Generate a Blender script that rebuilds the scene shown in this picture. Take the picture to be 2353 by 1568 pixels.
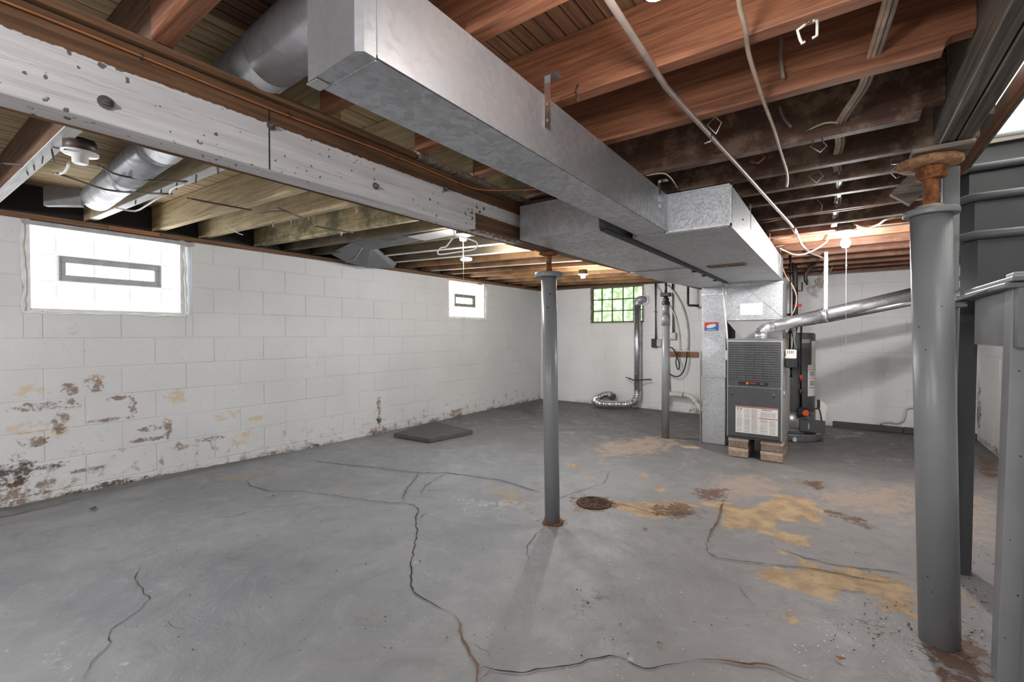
import bpy, bmesh, math, random
import numpy as np
from mathutils import Vector, Matrix
random.seed(7)
S = bpy.context.scene
for o in list(bpy.data.objects): bpy.data.objects.remove(o)
COL = S.collection
# ------------------------------------------------------------------ camera
YAW, PIT, ROL, FPX, CH = -0.6259, -0.0135, -0.0021, 1053.45, 1.1219
CXP, CYP = 1176.5, 784.0
def cam_axes():
    cy, sy, cp, sp = math.cos(YAW), math.sin(YAW), math.cos(PIT), math.sin(PIT)
    f = Vector((sy*cp, cy*cp, sp)); r = Vector((cy, -sy, 0)); u = r.cross(f)
    c, s = math.cos(ROL), math.sin(ROL)
    return c*r+s*u, -s*r+c*u, f
CR, CU, CF = cam_axes()
cam = bpy.data.cameras.new('camera'); camo = bpy.data.objects.new('camera', cam); COL.objects.link(camo)
cam.sensor_width = 36; cam.lens = FPX/2353*36; cam.clip_start = 0.02; cam.clip_end = 60
camo.matrix_world = Matrix(((CR.x, CU.x, -CF.x, 0), (CR.y, CU.y, -CF.y, 0), (CR.z, CU.z, -CF.z, CH), (0, 0, 0, 1)))
S.camera = camo
def hit(x, y, ax, val):
    """point of the place seen at photo pixel x, y on the plane axis=val"""
    d = CR*((x-CXP)/FPX) - CU*((y-CYP)/FPX) + CF
    o = Vector((0, 0, CH)); t = (val-o[ax])/d[ax]
    return o+d*t
# ------------------------------------------------------------------ world, exposure, lamps
S.view_settings.view_transform = 'Standard'; S.view_settings.look = 'None'
S.view_settings.gamma = 1; S.view_settings.use_curve_mapping = False
S.view_settings.exposure = 1.22
w = bpy.data.worlds.new('world'); S.world = w; w.use_nodes = True
w.node_tree.nodes['Background'].inputs[0].default_value = (0.9, 0.95, 1, 1)
w.node_tree.nodes['Background'].inputs[1].default_value = 1.0
def lamp(name, loc, power, col=(1, .93, .86), rad=.035):
    l = bpy.data.lights.new(name, 'POINT'); l.energy = power; l.color = col; l.shadow_soft_size = rad
    o = bpy.data.objects.new(name, l); o.location = loc; COL.objects.link(o); return o
NEAR_BULB = Vector((-.25, .745, 1.75)); FAR_BULB = Vector((.008, 3.93, 1.748))
lamp('bulb_or_fill_light', NEAR_BULB+Vector((0, 0, -.05)), 7.5, (1, .95, .91), .04)
lamp('bulb_or_fill_light', FAR_BULB+Vector((0, 0, -.0)), 52, (1, .965, .94), .04)
lamp('bulb_or_fill_light', (-2.19, 2.44, 1.76), 8, (1, .98, .93), .04)
lamp('bulb_or_fill_light', (-2.6, -1.0, 1.74), 36, (.97, .98, 1), .05)  # added fill lamp, unseen behind the camera
lamp('bulb_or_fill_light', (-.2, -1.1, 1.74), 34, (.98, .98, 1), .05)  # second unseen fill lamp, added to even out the room light
lamp('bulb_or_fill_light', (-2.42, 3.15, 1.78), 13, (1, .99, .97), .05)  # fill light added at the white disc in the left bays
lamp('bulb_or_fill_light', (-2.36, 4.62, 1.72), 22, (1, .97, .94), .04)  # fill light added at the small porcelain holder
lamp('stair_light', (.95, 3.0, 2.95), 10, (1, 1, .98), .08)
lamp('stair_light', (.8, 1.2, 2.7), 6, (1, 1, .98), .08)

# ------------------------------------------------------------------ mesh helpers
def box(bm, a, b, bev=0, mat=None):
    x0, y0, z0 = a; x1, y1, z1 = b
    v = [bm.verts.new(p) for p in ((x0,y0,z0),(x1,y0,z0),(x1,y1,z0),(x0,y1,z0),(x0,y0,z1),(x1,y0,z1),(x1,y1,z1),(x0,y1,z1))]
    fs = [bm.faces.new([v[i] for i in f]) for f in ((3,2,1,0),(4,5,6,7),(0,1,5,4),(1,2,6,5),(2,3,7,6),(3,0,4,7))]
    if bev:
        es = list({e for f in fs for e in f.edges})
        bmesh.ops.bevel(bm, geom=es, offset=bev, segments=1, profile=.5, affect='EDGES')
def hexa(bm, P):
    """8 corner points: bottom 4 then top 4"""
    v = [bm.verts.new(p) for p in P]
    for f in ((3,2,1,0),(4,5,6,7),(0,1,5,4),(1,2,6,5),(2,3,7,6),(3,0,4,7)): bm.faces.new([v[i] for i in f])
def frame_of(d):
    d = d.normalized(); h = Vector((0, 0, 1)) if abs(d.z) < .9 else Vector((1, 0, 0))
    a = d.cross(h).normalized(); return a, a.cross(d).normalized()
def cyl(bm, p0, p1, r, r2=None, n=20, cap=True):
    p0, p1 = Vector(p0), Vector(p1); r2 = r if r2 is None else r2
    a, b = frame_of(p1-p0)
    R0 = [bm.verts.new(p0+(a*math.cos(t)+b*math.sin(t))*r) for t in [2*math.pi*i/n for i in range(n)]]
    R1 = [bm.verts.new(p1+(a*math.cos(t)+b*math.sin(t))*r2) for t in [2*math.pi*i/n for i in range(n)]]
    for i in range(n): bm.faces.new((R0[i], R0[(i+1)%n], R1[(i+1)%n], R1[i])).smooth = True
    if cap: bm.faces.new(R0[::-1]); bm.faces.new(R1)
def tube(bm, pts, r, n=8, cap=True, smooth=0, radii=None):
    pts = [Vector(p) for p in pts]
    if smooth:
        q = []
        for i in range(len(pts)-1):
            p0 = pts[max(i-1, 0)]; p1 = pts[i]; p2 = pts[i+1]; p3 = pts[min(i+2, len(pts)-1)]
            for k in range(smooth):
                t = k/smooth
                q.append(.5*((2*p1)+(p2-p0)*t+(2*p0-5*p1+4*p2-p3)*t*t+(3*p1-p0-3*p2+p3)*t**3))
        q.append(pts[-1]); pts = q
    rings = []; pa = None
    for i, p in enumerate(pts):
        d = (pts[min(i+1, len(pts)-1)]-pts[max(i-1, 0)])
        if d.length < 1e-7: d = Vector((0, 0, 1))
        d.normalize()
        if pa is None: a, b = frame_of(d)
        else:
            a = (pa-d*pa.dot(d))
            a = a.normalized() if a.length > 1e-4 else frame_of(d)[0]
            b = d.cross(a)
        pa = a; rr = radii[i] if radii else r
        rings.append([bm.verts.new(p+(a*math.cos(t)+b*math.sin(t))*rr) for t in [2*math.pi*k/n for k in range(n)]])
    for A, B in zip(rings, rings[1:]):
        for k in range(n): bm.faces.new((A[k], A[(k+1)%n], B[(k+1)%n], B[k])).smooth = True
    if cap: bm.faces.new(rings[0][::-1]); bm.faces.new(rings[-1])
def lathe(bm, c, prof, n=24, cap=True):
    c = Vector(c); rings = []
    for r, z in prof:
        rings.append([bm.verts.new(c+Vector((r*math.cos(t), r*math.sin(t), z))) for t in [2*math.pi*k/n for k in range(n)]])
    for A, B in zip(rings, rings[1:]):
        for k in range(n): bm.faces.new((A[k], A[(k+1)%n], B[(k+1)%n], B[k])).smooth = True
    if cap: bm.faces.new(rings[0][::-1]); bm.faces.new(rings[-1])
def prism(bm, poly, z0, z1):
    A = [bm.verts.new((x, y, z0)) for x, y in poly]; B = [bm.verts.new((x, y, z1)) for x, y in poly]; n = len(poly)
    bm.faces.new(A[::-1]); bm.faces.new(B)
    for i in range(n): bm.faces.new((A[i], A[(i+1)%n], B[(i+1)%n], B[i]))
def NB(): return bmesh.new()
def obj(name, bm, m, parent=None, kind=None, label=None, cat=None, group=None, bevel=0):
    bmesh.ops.recalc_face_normals(bm, faces=bm.faces)
    me = bpy.data.meshes.new(name); 
    off = parent_off(parent)
    if off.length: bmesh.ops.translate(bm, verts=bm.verts, vec=-off)
    bm.to_mesh(me); bm.free()
    if m: me.materials.append(m)
    o = bpy.data.objects.new(name, me); COL.objects.link(o)
    if parent: o.parent = parent
    if bevel:
        b = o.modifiers.new('bevel', 'BEVEL'); b.width = bevel; b.segments = 2; b.limit_method = 'ANGLE'
    tag(o, label, cat, group, kind); return o
def parent_off(p):
    v = Vector((0, 0, 0))
    while p: v += p.location; p = p.parent
    return v
def tag(o, label=None, cat=None, group=None, kind=None):
    for k, v in (('label', label), ('category', cat), ('group', group), ('kind', kind)):
        if v: o[k] = v
    return o
def thing(name, label, cat, loc, group=None):
    o = bpy.data.objects.new(name, None); o.empty_display_size = .1; o.location = loc; COL.objects.link(o)
    return tag(o, label, cat, group)
def B1(name, a, b, m, parent=None, bev=0, **k):
    bm = NB(); box(bm, a, b, bev); return obj(name, bm, m, parent, **k)
def T1(name, pts, r, m, parent=None, n=8, smooth=0, **k):
    bm = NB(); tube(bm, pts, r, n, smooth=smooth); return obj(name, bm, m, parent, **k)
def C1(name, p0, p1, r, m, parent=None, r2=None, n=20, **k):
    bm = NB(); cyl(bm, p0, p1, r, r2, n); return obj(name, bm, m, parent, **k)

# ------------------------------------------------------------------ materials
class NT:
    def __init__(s, name):
        s.m = bpy.data.materials.new(name); s.m.use_nodes = True; s.t = s.m.node_tree
        s.p = s.t.nodes['Principled BSDF']; s._pos = None
    def n(s, typ, **k):
        x = s.t.nodes.new(typ)
        for a, v in k.items(): setattr(x, a, v)
        return x
    def L(s, a, b): s.t.links.new(a, b)
    def S(s, sock, v):
        if isinstance(v, bpy.types.NodeSocket): s.L(v, sock)
        elif v is not None:
            if isinstance(v, (tuple, list)) and len(v) == 3 and len(sock.default_value) == 4: v = (*v, 1)
            sock.default_value = v
    def pos(s):
        if not s._pos: s._pos = s.n('ShaderNodeNewGeometry').outputs['Position']
        return s._pos
    def scaled(s, v, off=(0, 0, 0)):
        m = s.n('ShaderNodeMapping'); s.L(s.pos(), m.inputs[0]); m.inputs['Scale'].default_value = v; m.inputs['Location'].default_value = off
        return m.outputs[0]
    def noise(s, sc, det=4, rough=.55, vec=None, dist=0, out=0):
        x = s.n('ShaderNodeTexNoise'); s.S(x.inputs['Vector'], vec or s.pos())
        x.inputs['Scale'].default_value = sc; x.inputs['Detail'].default_value = det; x.inputs['Roughness'].default_value = rough
        x.inputs['Distortion'].default_value = dist
        return x.outputs[out]
    def voro(s, sc, vec=None, feat='F1', out='Distance', rnd=1):
        x = s.n('ShaderNodeTexVoronoi', feature=feat); s.S(x.inputs['Vector'], vec or s.pos()); x.inputs['Scale'].default_value = sc
        x.inputs['Randomness'].default_value = rnd
        return x.outputs[out]
    def math(s, op, a, b=None, c=None, clamp=False):
        x = s.n('ShaderNodeMath', operation=op); x.use_clamp = clamp
        for i, v in enumerate((a, b, c)):
            if v is not None: s.S(x.inputs[i], v)
        return x.outputs[0]
    def rng(s, v, a, b, c=0, d=1, smooth=True):
        x = s.n('ShaderNodeMapRange'); x.interpolation_type = 'SMOOTHSTEP' if smooth else 'LINEAR'
        s.S(x.inputs[0], v)
        for i, q in enumerate((a, b, c, d)): x.inputs[i+1].default_value = q
        return x.outputs[0]
    def mix(s, f, a, b, bt='MIX'):
        x = s.n('ShaderNodeMix', data_type='RGBA', blend_type=bt); s.S(x.inputs[0], f); s.S(x.inputs[6], a); s.S(x.inputs[7], b)
        return x.outputs[2]
    def attr(s, name): 
        x = s.n('ShaderNodeAttribute', attribute_name=name); return x.outputs['Fac']
    def sep(s):
        x = s.n('ShaderNodeSeparateXYZ'); s.L(s.pos(), x.inputs[0]); return x.outputs
    def bump(s, h, strength=.3, dist=.01):
        x = s.n('ShaderNodeBump'); x.inputs['Strength'].default_value = strength; x.inputs['Distance'].default_value = dist
        s.S(x.inputs['Height'], h)
        if s.p.inputs['Normal'].links:
            s.L(s.p.inputs['Normal'].links[0].from_socket, x.inputs['Normal'])
        s.L(x.outputs[0], s.p.inputs['Normal'])
    def fin(s, col=None, rough=None, metal=None, spec=None):
        if col is not None: s.S(s.p.inputs['Base Color'], col)
        if rough is not None: s.S(s.p.inputs['Roughness'], rough)
        if metal is not None: s.S(s.p.inputs['Metallic'], metal)
        if spec is not None: s.S(s.p.inputs['Specular IOR Level'], spec)
        return s.m
def plain(name, col, rough=.6, metal=0, var=.12, bump=0, sc=14):
    t = NT(name); n = t.noise(sc, 4)
    c = t.mix(t.rng(n, .3, .7), tuple(x*(1-var) for x in col), tuple(min(1, x*(1+var)) for x in col))
    if bump: t.bump(t.noise(90, 3), bump, .002)
    return t.fin(c, rough, metal)
def emis(name, col, st):
    t = NT(name); t.fin((.8, .8, .8), .5); t.S(t.p.inputs['Emission Color'], col); t.p.inputs['Emission Strength'].default_value = st
    return t.m
def wood(name, dark, light, axis='X', rough=.75, extra=None, gsc=1, bump=.25, var=.5):
    t = NT(name)
    sc = (1.2, 26, 26) if axis == 'X' else (26, 1.2, 26) if axis == 'Y' else (26, 26, 1.2)
    v = t.scaled(tuple(x*gsc for x in sc))
    g = t.noise(2.2, 6, .62, v, .6)
    f = t.noise(9, 3, .6, v)
    c = t.mix(t.rng(g, .32, .7), dark, light)
    c = t.mix(t.rng(f, .55, .75, 0, .35), c, tuple(x*.45 for x in dark))
    big = t.noise(1.7, 3)
    c = t.mix(t.rng(big, .35, .7, 0, var), c, tuple(x*.55 for x in dark))
    if extra: c = extra(t, c)
    t.bump(g, bump, .004); t.bump(f, bump*.5, .002)
    return t.fin(c, rough)
M = {}
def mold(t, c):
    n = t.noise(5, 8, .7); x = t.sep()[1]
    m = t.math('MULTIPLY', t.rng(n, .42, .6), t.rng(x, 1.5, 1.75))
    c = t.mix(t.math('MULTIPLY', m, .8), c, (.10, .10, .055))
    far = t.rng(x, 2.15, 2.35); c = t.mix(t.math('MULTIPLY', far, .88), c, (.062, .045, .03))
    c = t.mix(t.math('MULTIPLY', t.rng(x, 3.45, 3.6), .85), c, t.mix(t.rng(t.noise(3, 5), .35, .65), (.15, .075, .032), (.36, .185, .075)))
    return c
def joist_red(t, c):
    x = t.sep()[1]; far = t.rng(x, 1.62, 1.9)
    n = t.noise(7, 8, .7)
    old = t.mix(t.rng(n, .45, .62), (.055, .032, .022), (.24, .17, .12))  # old wood tone, also colours bay shade into far joists, eased near far bulb
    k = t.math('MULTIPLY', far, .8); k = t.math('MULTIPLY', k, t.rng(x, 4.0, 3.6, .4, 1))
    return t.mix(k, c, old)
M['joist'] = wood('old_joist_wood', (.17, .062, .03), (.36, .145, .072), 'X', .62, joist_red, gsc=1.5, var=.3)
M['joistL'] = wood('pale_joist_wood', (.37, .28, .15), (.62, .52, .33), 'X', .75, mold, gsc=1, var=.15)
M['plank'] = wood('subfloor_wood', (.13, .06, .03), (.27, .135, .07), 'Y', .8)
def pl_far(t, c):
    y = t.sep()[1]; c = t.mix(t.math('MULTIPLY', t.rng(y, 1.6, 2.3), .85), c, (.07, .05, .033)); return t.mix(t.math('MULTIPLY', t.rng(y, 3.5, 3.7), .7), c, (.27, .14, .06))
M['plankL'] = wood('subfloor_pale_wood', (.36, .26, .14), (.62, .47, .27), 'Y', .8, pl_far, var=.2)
M['brown'] = wood('brown_wood', (.115, .058, .028), (.24, .125, .062), 'Y', .75)
M['brownx'] = wood('brown_wood_across', (.10, .055, .032), (.22, .12, .07), 'X', .8)
M['girder'] = wood('girder_wood', (.055, .043, .034), (.19, .155, .125), 'Y', .55)
M['trimred'] = wood('reddish_trim', (.22, .08, .03), (.4, .16, .07), 'Y', .5)
M['greyold'] = wood('weathered_wood', (.12, .09, .07), (.35, .29, .24), 'X', .85)
def white_paint_on(t, c):
    o = t.sep(); n = t.noise(60, 3); nz = t.math('MULTIPLY', t.math('SUBTRACT', n, .5), .012)
    z = t.math('ADD', o[2], nz); y = t.math('ADD', o[1], nz)
    top = t.rng(z, 1.746, 1.749, 1, 0)
    pat = t.math('MULTIPLY', t.rng(y, 1.62, 1.624), t.rng(z, 1.688, 1.684))
    pat = t.math('MULTIPLY', pat, t.rng(z, 1.6115, 1.613))
    far = t.rng(y, 1.98, 2.06, 1, 0)
    m = t.math('MULTIPLY', t.math('MULTIPLY', top, t.math('SUBTRACT', 1, pat)), far)
    rag = t.math('MULTIPLY', t.rng(o[0], -1.452, -1.462), t.rng(t.noise(30, 5), .42, .5))
    m = t.math('MULTIPLY', m, t.math('SUBTRACT', 1, rag))
    wv = t.n('ShaderNodeVectorMath', operation='ADD'); t.L(t.pos(), wv.inputs[0]); wn = t.n('ShaderNodeVectorMath', operation='SCALE'); t.L(t.noise(45, 3, .6, None, 0, 'Color'), wn.inputs[0]); wn.inputs['Scale'].default_value = .03; t.L(wn.outputs[0], wv.inputs[1]); wv = wv.outputs[0]
    sp = t.voro(38, wv); dens = t.rng(t.noise(2.2, 2), .35, .65, .03, .22); dens = t.math('ADD', dens, t.rng(o[1], .9, 1.9, 0, .13))
    spk = t.math('LESS_THAN', sp, dens)
    spk = t.math('MULTIPLY', spk, t.rng(t.noise(9, 3), .5, .55))
    sp2 = t.math('MULTIPLY', t.math('LESS_THAN', t.voro(19, wv), .095), t.rng(t.noise(50, 4), .48, .52))
    wh = t.mix(t.rng(t.noise(2, 4, .6, t.scaled((8, 1, 16))), .3, .7), (.6, .59, .585), (.76, .755, .75))
    wh = t.mix(t.rng(t.noise(2.2, 5, .65, t.scaled((30, 1.3, 48)), .8), .56, .64, 0, .5), wh, (.36, .34, .33))
    wh = t.mix(t.math('MULTIPLY', t.math('MAXIMUM', spk, sp2), .85), wh, (.07, .055, .045))
    return t.mix(m, c, wh)
M['beam'] = wood('painted_beam', (.10, .05, .025), (.21, .11, .055), 'Y', .6, white_paint_on, bump=.4)
M['beamrough'] = wood('rough_beam', (.12, .075, .05), (.34, .25, .19), 'Y', .85, bump=.7)
def paint_bottom(name):   # white painted joist edge
    return wood(name, (.55, .55, .54), (.74, .74, .73), 'X', .6, bump=.15, var=.1)
M['whitewood'] = paint_bottom('white_painted_wood')

def galv(name, base=.42, sp=22, rough=.42, metal=.75):
    t = NT(name); n = t.noise(3, 4); v = t.voro(sp*2.2, out='Color')
    x = t.n('ShaderNodeSeparateColor'); t.L(v, x.inputs[0])
    f = t.math('ADD', t.math('MULTIPLY', x.outputs[0], .35), t.math('MULTIPLY', t.noise(sp, 6, .7), .65))
    c = t.mix(t.rng(f, .25, .75), (base*.82, base*.84, base*.88), (base*1.14, base*1.17, base*1.23))
    c = t.mix(t.rng(n, .4, .75, 0, .35), c, (base*.6, base*.6, base*.62))
    r = t.rng(f, .2, .8, rough+.08, rough-.08)
    t.bump(t.noise(14, 3), .12, .004)
    return t.fin(c, r, metal)
M['galv'] = galv('galvanized_sheet', .56, 26)
M['galvold'] = galv('speckled_galvanized', .5, 60, .5, .6)
M['flue'] = galv('flue_metal', .62, 12, .33, .85)
M['alum'] = plain('foil_aluminium', (.75, .75, .76), .25, .95, .05)
M['strap'] = plain('white_strap', (.72, .74, .78), .35, .3, .04)
M['dark'] = plain('black_seam_and_shade', (.02, .02, .02), .6)
M['black'] = plain('black_plastic', (.018, .018, .018), .45)
M['blackpipe'] = plain('black_iron_pipe', (.028, .022, .02), .5, .2)
M['brownpipe'] = plain('brown_iron_pipe', (.10, .055, .035), .55, .3, .4)
M['copper'] = plain('copper_tube', (.62, .27, .12), .4, .8)
M['brass'] = plain('brass', (.75, .5, .18), .35, .9)
M['cable'] = plain('tan_cable', (.48, .37, .27), .45, 0, .25)
M['cabledark'] = plain('grey_cable', (.25, .21, .18), .45, 0, .2)
M['cablewhite'] = plain('white_cable', (.7, .69, .66), .5)
M['wire'] = plain('steel_wire', (.5, .45, .4), .4, .7)
M['wiredark'] = plain('dark_wire', (.09, .07, .06), .5, .4)
M['white'] = plain('white_plastic', (.75, .75, .74), .4, 0, .04)
M['porcelain'] = plain('porcelain', (.82, .82, .8), .25, 0, .03)
M['paper'] = plain('paper', (.72, .71, .69), .7, 0, .03)
M['pvc'] = plain('pvc_pipe', (.66, .65, .62), .35, 0, .05)
M['conduit'] = plain('conduit', (.42, .34, .3), .35, .5, .15)
M['conduitgrey'] = plain('grey_conduit', (.4, .4, .39), .4, .4, .1)
M['orange'] = plain('orange_plastic', (.85, .12, .02), .4, 0, .05)
M['redpaint'] = plain('red_paint', (.55, .04, .03), .4)
M['furn'] = plain('furnace_grey', (.068, .071, .076), .42, .1, .05)
M['furnlight'] = plain('furnace_edge', (.48, .48, .48), .4, .5, .05)
M['wh'] = plain('heater_grey', (.085, .088, .094), .38, .1, .08)
M['bolt'] = plain('bolt_steel', (.2, .19, .18), .45, .6, .3)
M['leaf'] = plain('dry_leaf', (.23, .1, .04), .7, 0, .3)
M['foam'] = plain('grey_mat', (.085, .085, .083), .9, 0, .1)
M['chip'] = plain('paint_chip', (.68, .67, .65), .7)
M['chipdark'] = plain('dark_grit', (.03, .025, .02), .8)
def rusty(name, a=(.33, .12, .035), b=(.12, .045, .02)):
    t = NT(name); n = t.noise(38, 6, .65)
    c = t.mix(t.rng(n, .35, .65), b, a); c = t.mix(t.rng(t.noise(70, 3), .6, .7, 0, .5), c, (.5, .28, .12))
    t.bump(n, .6, .004); return t.fin(c, .85, .15)
M['rust'] = rusty('rust'); M['rustpale'] = rusty('pale_rust', (.5, .3, .17), (.27, .13, .06))
def greypaint(name, col, rough=.34, chips=True):
    t = NT(name); n = t.noise(3, 3)
    c = t.mix(t.rng(n, .3, .7), tuple(x*.93 for x in col), tuple(x*1.07 for x in col))
    if chips:
        v = t.math('LESS_THAN', t.voro(24), .07); c = t.mix(t.math('MULTIPLY', v, t.rng(t.noise(5, 2), .45, .55)), c, (.03, .03, .03))
    t.bump(t.noise(120, 4, .6), .25, .002); t.bump(t.noise(22, 3), .2, .003)
    return t.fin(c, rough)
M['post'] = greypaint('grey_post_paint', (.215, .22, .228))
M['postdark'] = greypaint('grey_stair_post_paint', (.20, .203, .21))
M['stair'] = greypaint('stair_grey_paint', (.052, .054, .058), .4)
M['stairlight'] = greypaint('stair_light_grey', (.115, .118, .122), .4)
M['paver'] = plain('tan_paver', (.36, .27, .20), .9, 0, .25, .6, 40)
M['paverdark'] = plain('brown_paver', (.22, .17, .14), .9, 0, .25, .6, 40)

# --- floor paint with worn patches carried as vertex fields
def floor_mat():
    t = NT('painted_concrete_floor'); o = t.sep()
    n1 = t.noise(1.1, 4); n2 = t.noise(7, 6, .62); n3 = t.noise(45, 5, .65)
    c = t.mix(t.rng(n1, .35, .65), (.19, .203, .222), (.262, .27, .282))
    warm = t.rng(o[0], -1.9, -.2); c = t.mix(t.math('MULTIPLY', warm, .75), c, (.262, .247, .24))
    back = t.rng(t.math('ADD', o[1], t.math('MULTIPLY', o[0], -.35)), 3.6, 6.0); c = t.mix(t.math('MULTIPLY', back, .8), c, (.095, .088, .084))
    c = t.mix(t.rng(n2, .55, .8, 0, .3), c, (.135, .132, .13))
    c = t.mix(t.rng(n3, .62, .74, 0, .3), c, (.40, .40, .39))
    sw_ = t.noise(3.2, 7, .7, None, 2.2); c = t.mix(t.rng(sw_, .5, .68, 0, .4), c, (.33, .335, .34)); c = t.mix(t.rng(sw_, .46, .34, 0, .35), c, (.15, .15, .155))
    s2 = t.rng(t.noise(9, 5, .65), .3, .7, 0, 1, False); s3 = t.rng(t.noise(38, 6, .7), .3, .7, 0, 1, False)
    def field(a, lo, hi, w1=.5, w2=.3):
        m = t.math('ADD', t.attr(a), t.math('MULTIPLY', t.math('SUBTRACT', s2, .5), w1))
        m = t.math('ADD', m, t.math('MULTIPLY', t.math('SUBTRACT', s3, .5), w2))
        m = t.math('MULTIPLY', m, t.math('GREATER_THAN', t.attr(a), .001))
        return t.rng(m, lo, hi)
    tan = t.mix(t.rng(t.noise(9, 5), .35, .65), (.33, .225, .125), (.46, .335, .2))
    tan = t.mix(t.rng(t.noise(25, 5), .55, .7, 0, .5), tan, (.22, .14, .09))
    mt = field('tan', .68, .72, .9, .55); c = t.mix(mt, c, tan)
    c = t.mix(t.math('MULTIPLY', field('pink', .5, .9, 1.0, .9), .7), c, (.40, .30, .235))
    c = t.mix(t.math('MULTIPLY', field('ochre', .6, 1.0, 1.0, .6), .5), c, (.33, .23, .10))
    c = t.mix(t.math('MULTIPLY', field('pale', .85, 1.15, 1.1, 1.0), .55), c, (.5, .49, .47))
    mr = field('rust', .6, .8, 1.0, .9); c = t.mix(t.math('MULTIPLY', mr, .85), c, (.12, .058, .028))
    c = t.mix(t.math('MULTIPLY', field('dark', .6, 1.1, .9, 1.1), .6), c, (.035, .03, .026))
    sp = t.math('MULTIPLY', t.math('LESS_THAN', t.voro(17), .055), t.rng(t.noise(3, 2), .45, .5)); c = t.mix(sp, c, (.04, .035, .03))
    sw = t.math('LESS_THAN', t.voro(23, t.scaled((1, 1, 1), (5, 2, 0))), .05); c = t.mix(t.math('MULTIPLY', sw, t.rng(o[0], -3.5, -1, .3, 1)), c, (.55, .55, .53))
    r = t.rng(n2, .3, .7, .38, .55); r = t.math('ADD', r, t.math('MULTIPLY', mt, .3)); r = t.math('ADD', r, t.rng(o[1], 2.5, 5.5, 0, .15))
    t.bump(n3, .4, .004); t.bump(n2, .4, .012); t.bump(sw_, .4, .02); t.bump(t.noise(2.2, 3), .25, .05); t.bump(t.math('MULTIPLY', mt, -1), .5, .004)
    return t.fin(c, r)
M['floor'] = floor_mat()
M['crack'] = plain('crack_dirt', (.035, .024, .018), .95); M['crackrust'] = plain('crack_rust', (.16, .085, .045), .95, 0, .4)

def wall_mat(name, blobs, base=(.70, .70, .70), low=.55):
    t = NT(name); o = t.sep()
    n1 = t.noise(1.5, 4); n2 = t.noise(16, 6, .65); n3 = t.noise(60, 4, .6)
    c = t.mix(t.rng(n1, .3, .7), tuple(x*.95 for x in base), tuple(x*1.03 for x in base))
    c = t.mix(t.rng(n2, .6, .8, 0, .18), c, tuple(x*.6 for x in base))
    lowm = t.math('MULTIPLY', t.rng(o[2], .55, .05), low)
    d = t.rng(t.math('ADD', t.noise(10, 8, .72), t.math('MULTIPLY', lowm, .14)), .66, .8)
    c = t.mix(t.math('MULTIPLY', d, t.math('MULTIPLY', lowm, 1.3)), c, (.33, .3, .27))
    acc = {}
    for (ax, x, z, rx, rz, k) in blobs:
        u = t.math('MULTIPLY', t.math('SUBTRACT', o[ax], x), 1/rx); v = t.math('MULTIPLY', t.math('SUBTRACT', o[2], z), 1/rz)
        dd = t.math('ADD', t.math('MULTIPLY', u, u), t.math('MULTIPLY', v, v)); f = t.rng(dd, 1.7, 0)
        acc[k] = t.math('MAXIMUM', acc[k], f) if k in acc else f
    g = t.noise(11, 9, .75, t.scaled((1, 1, 1.6))); g2 = t.noise(42, 7, .75)
    gg = t.rng(t.math('ADD', t.math('MULTIPLY', g, .6), t.math('MULTIPLY', g2, .4)), .37, .63, 0, 1, False)
    cols = {'g': ((.36, .35, .34), .95, .4), 'y': ((.58, .41, .2), .72, .6), 'b': ((.20, .13, .085), .69, .85), 'k': ((.06, .042, .03), .68, .92)}
    for k, (cc, th, am) in cols.items():
        if k in acc:
            m = t.rng(t.math('ADD', t.math('MULTIPLY', gg, .75), t.math('MULTIPLY', acc[k], .45)), th-.05, th+.22)
            m = t.math('MULTIPLY', m, t.rng(acc[k], 0, .3)); c = t.mix(t.math('MULTIPLY', m, am), c, cc)
    foot = t.math('MULTIPLY', t.rng(o[2], .07, .0), t.rng(t.noise(6, 7, .7), .42, .62)); c = t.mix(t.math('MULTIPLY', foot, .8*min(1, low*1.1)), c, (.10, .07, .05))
    sp = t.math('MULTIPLY', t.math('LESS_THAN', t.voro(26), .09), t.rng(t.noise(2.5, 3), .5, .58)); c = t.mix(t.math('MULTIPLY', sp, .7*low), c, (.12, .09, .07))
    t.bump(t.noise(11, 6, .6), .35*low, .02)
    t.bump(n2, .35, .006); t.bump(n3, .3, .003); t.bump(t.noise(4, 3), .3, .02)
    return t.fin(c, .55)
def Lw(x, y, rx, rz, k): 
    p = hit(x, y, 0, -4.285); return (1, p.y, p.z, rx, rz, k)
def Bw(x, y, rx, rz, k):
    p = hit(x, y, 1, 6.785); return (0, p.x, p.z, rx, rz, k)
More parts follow.
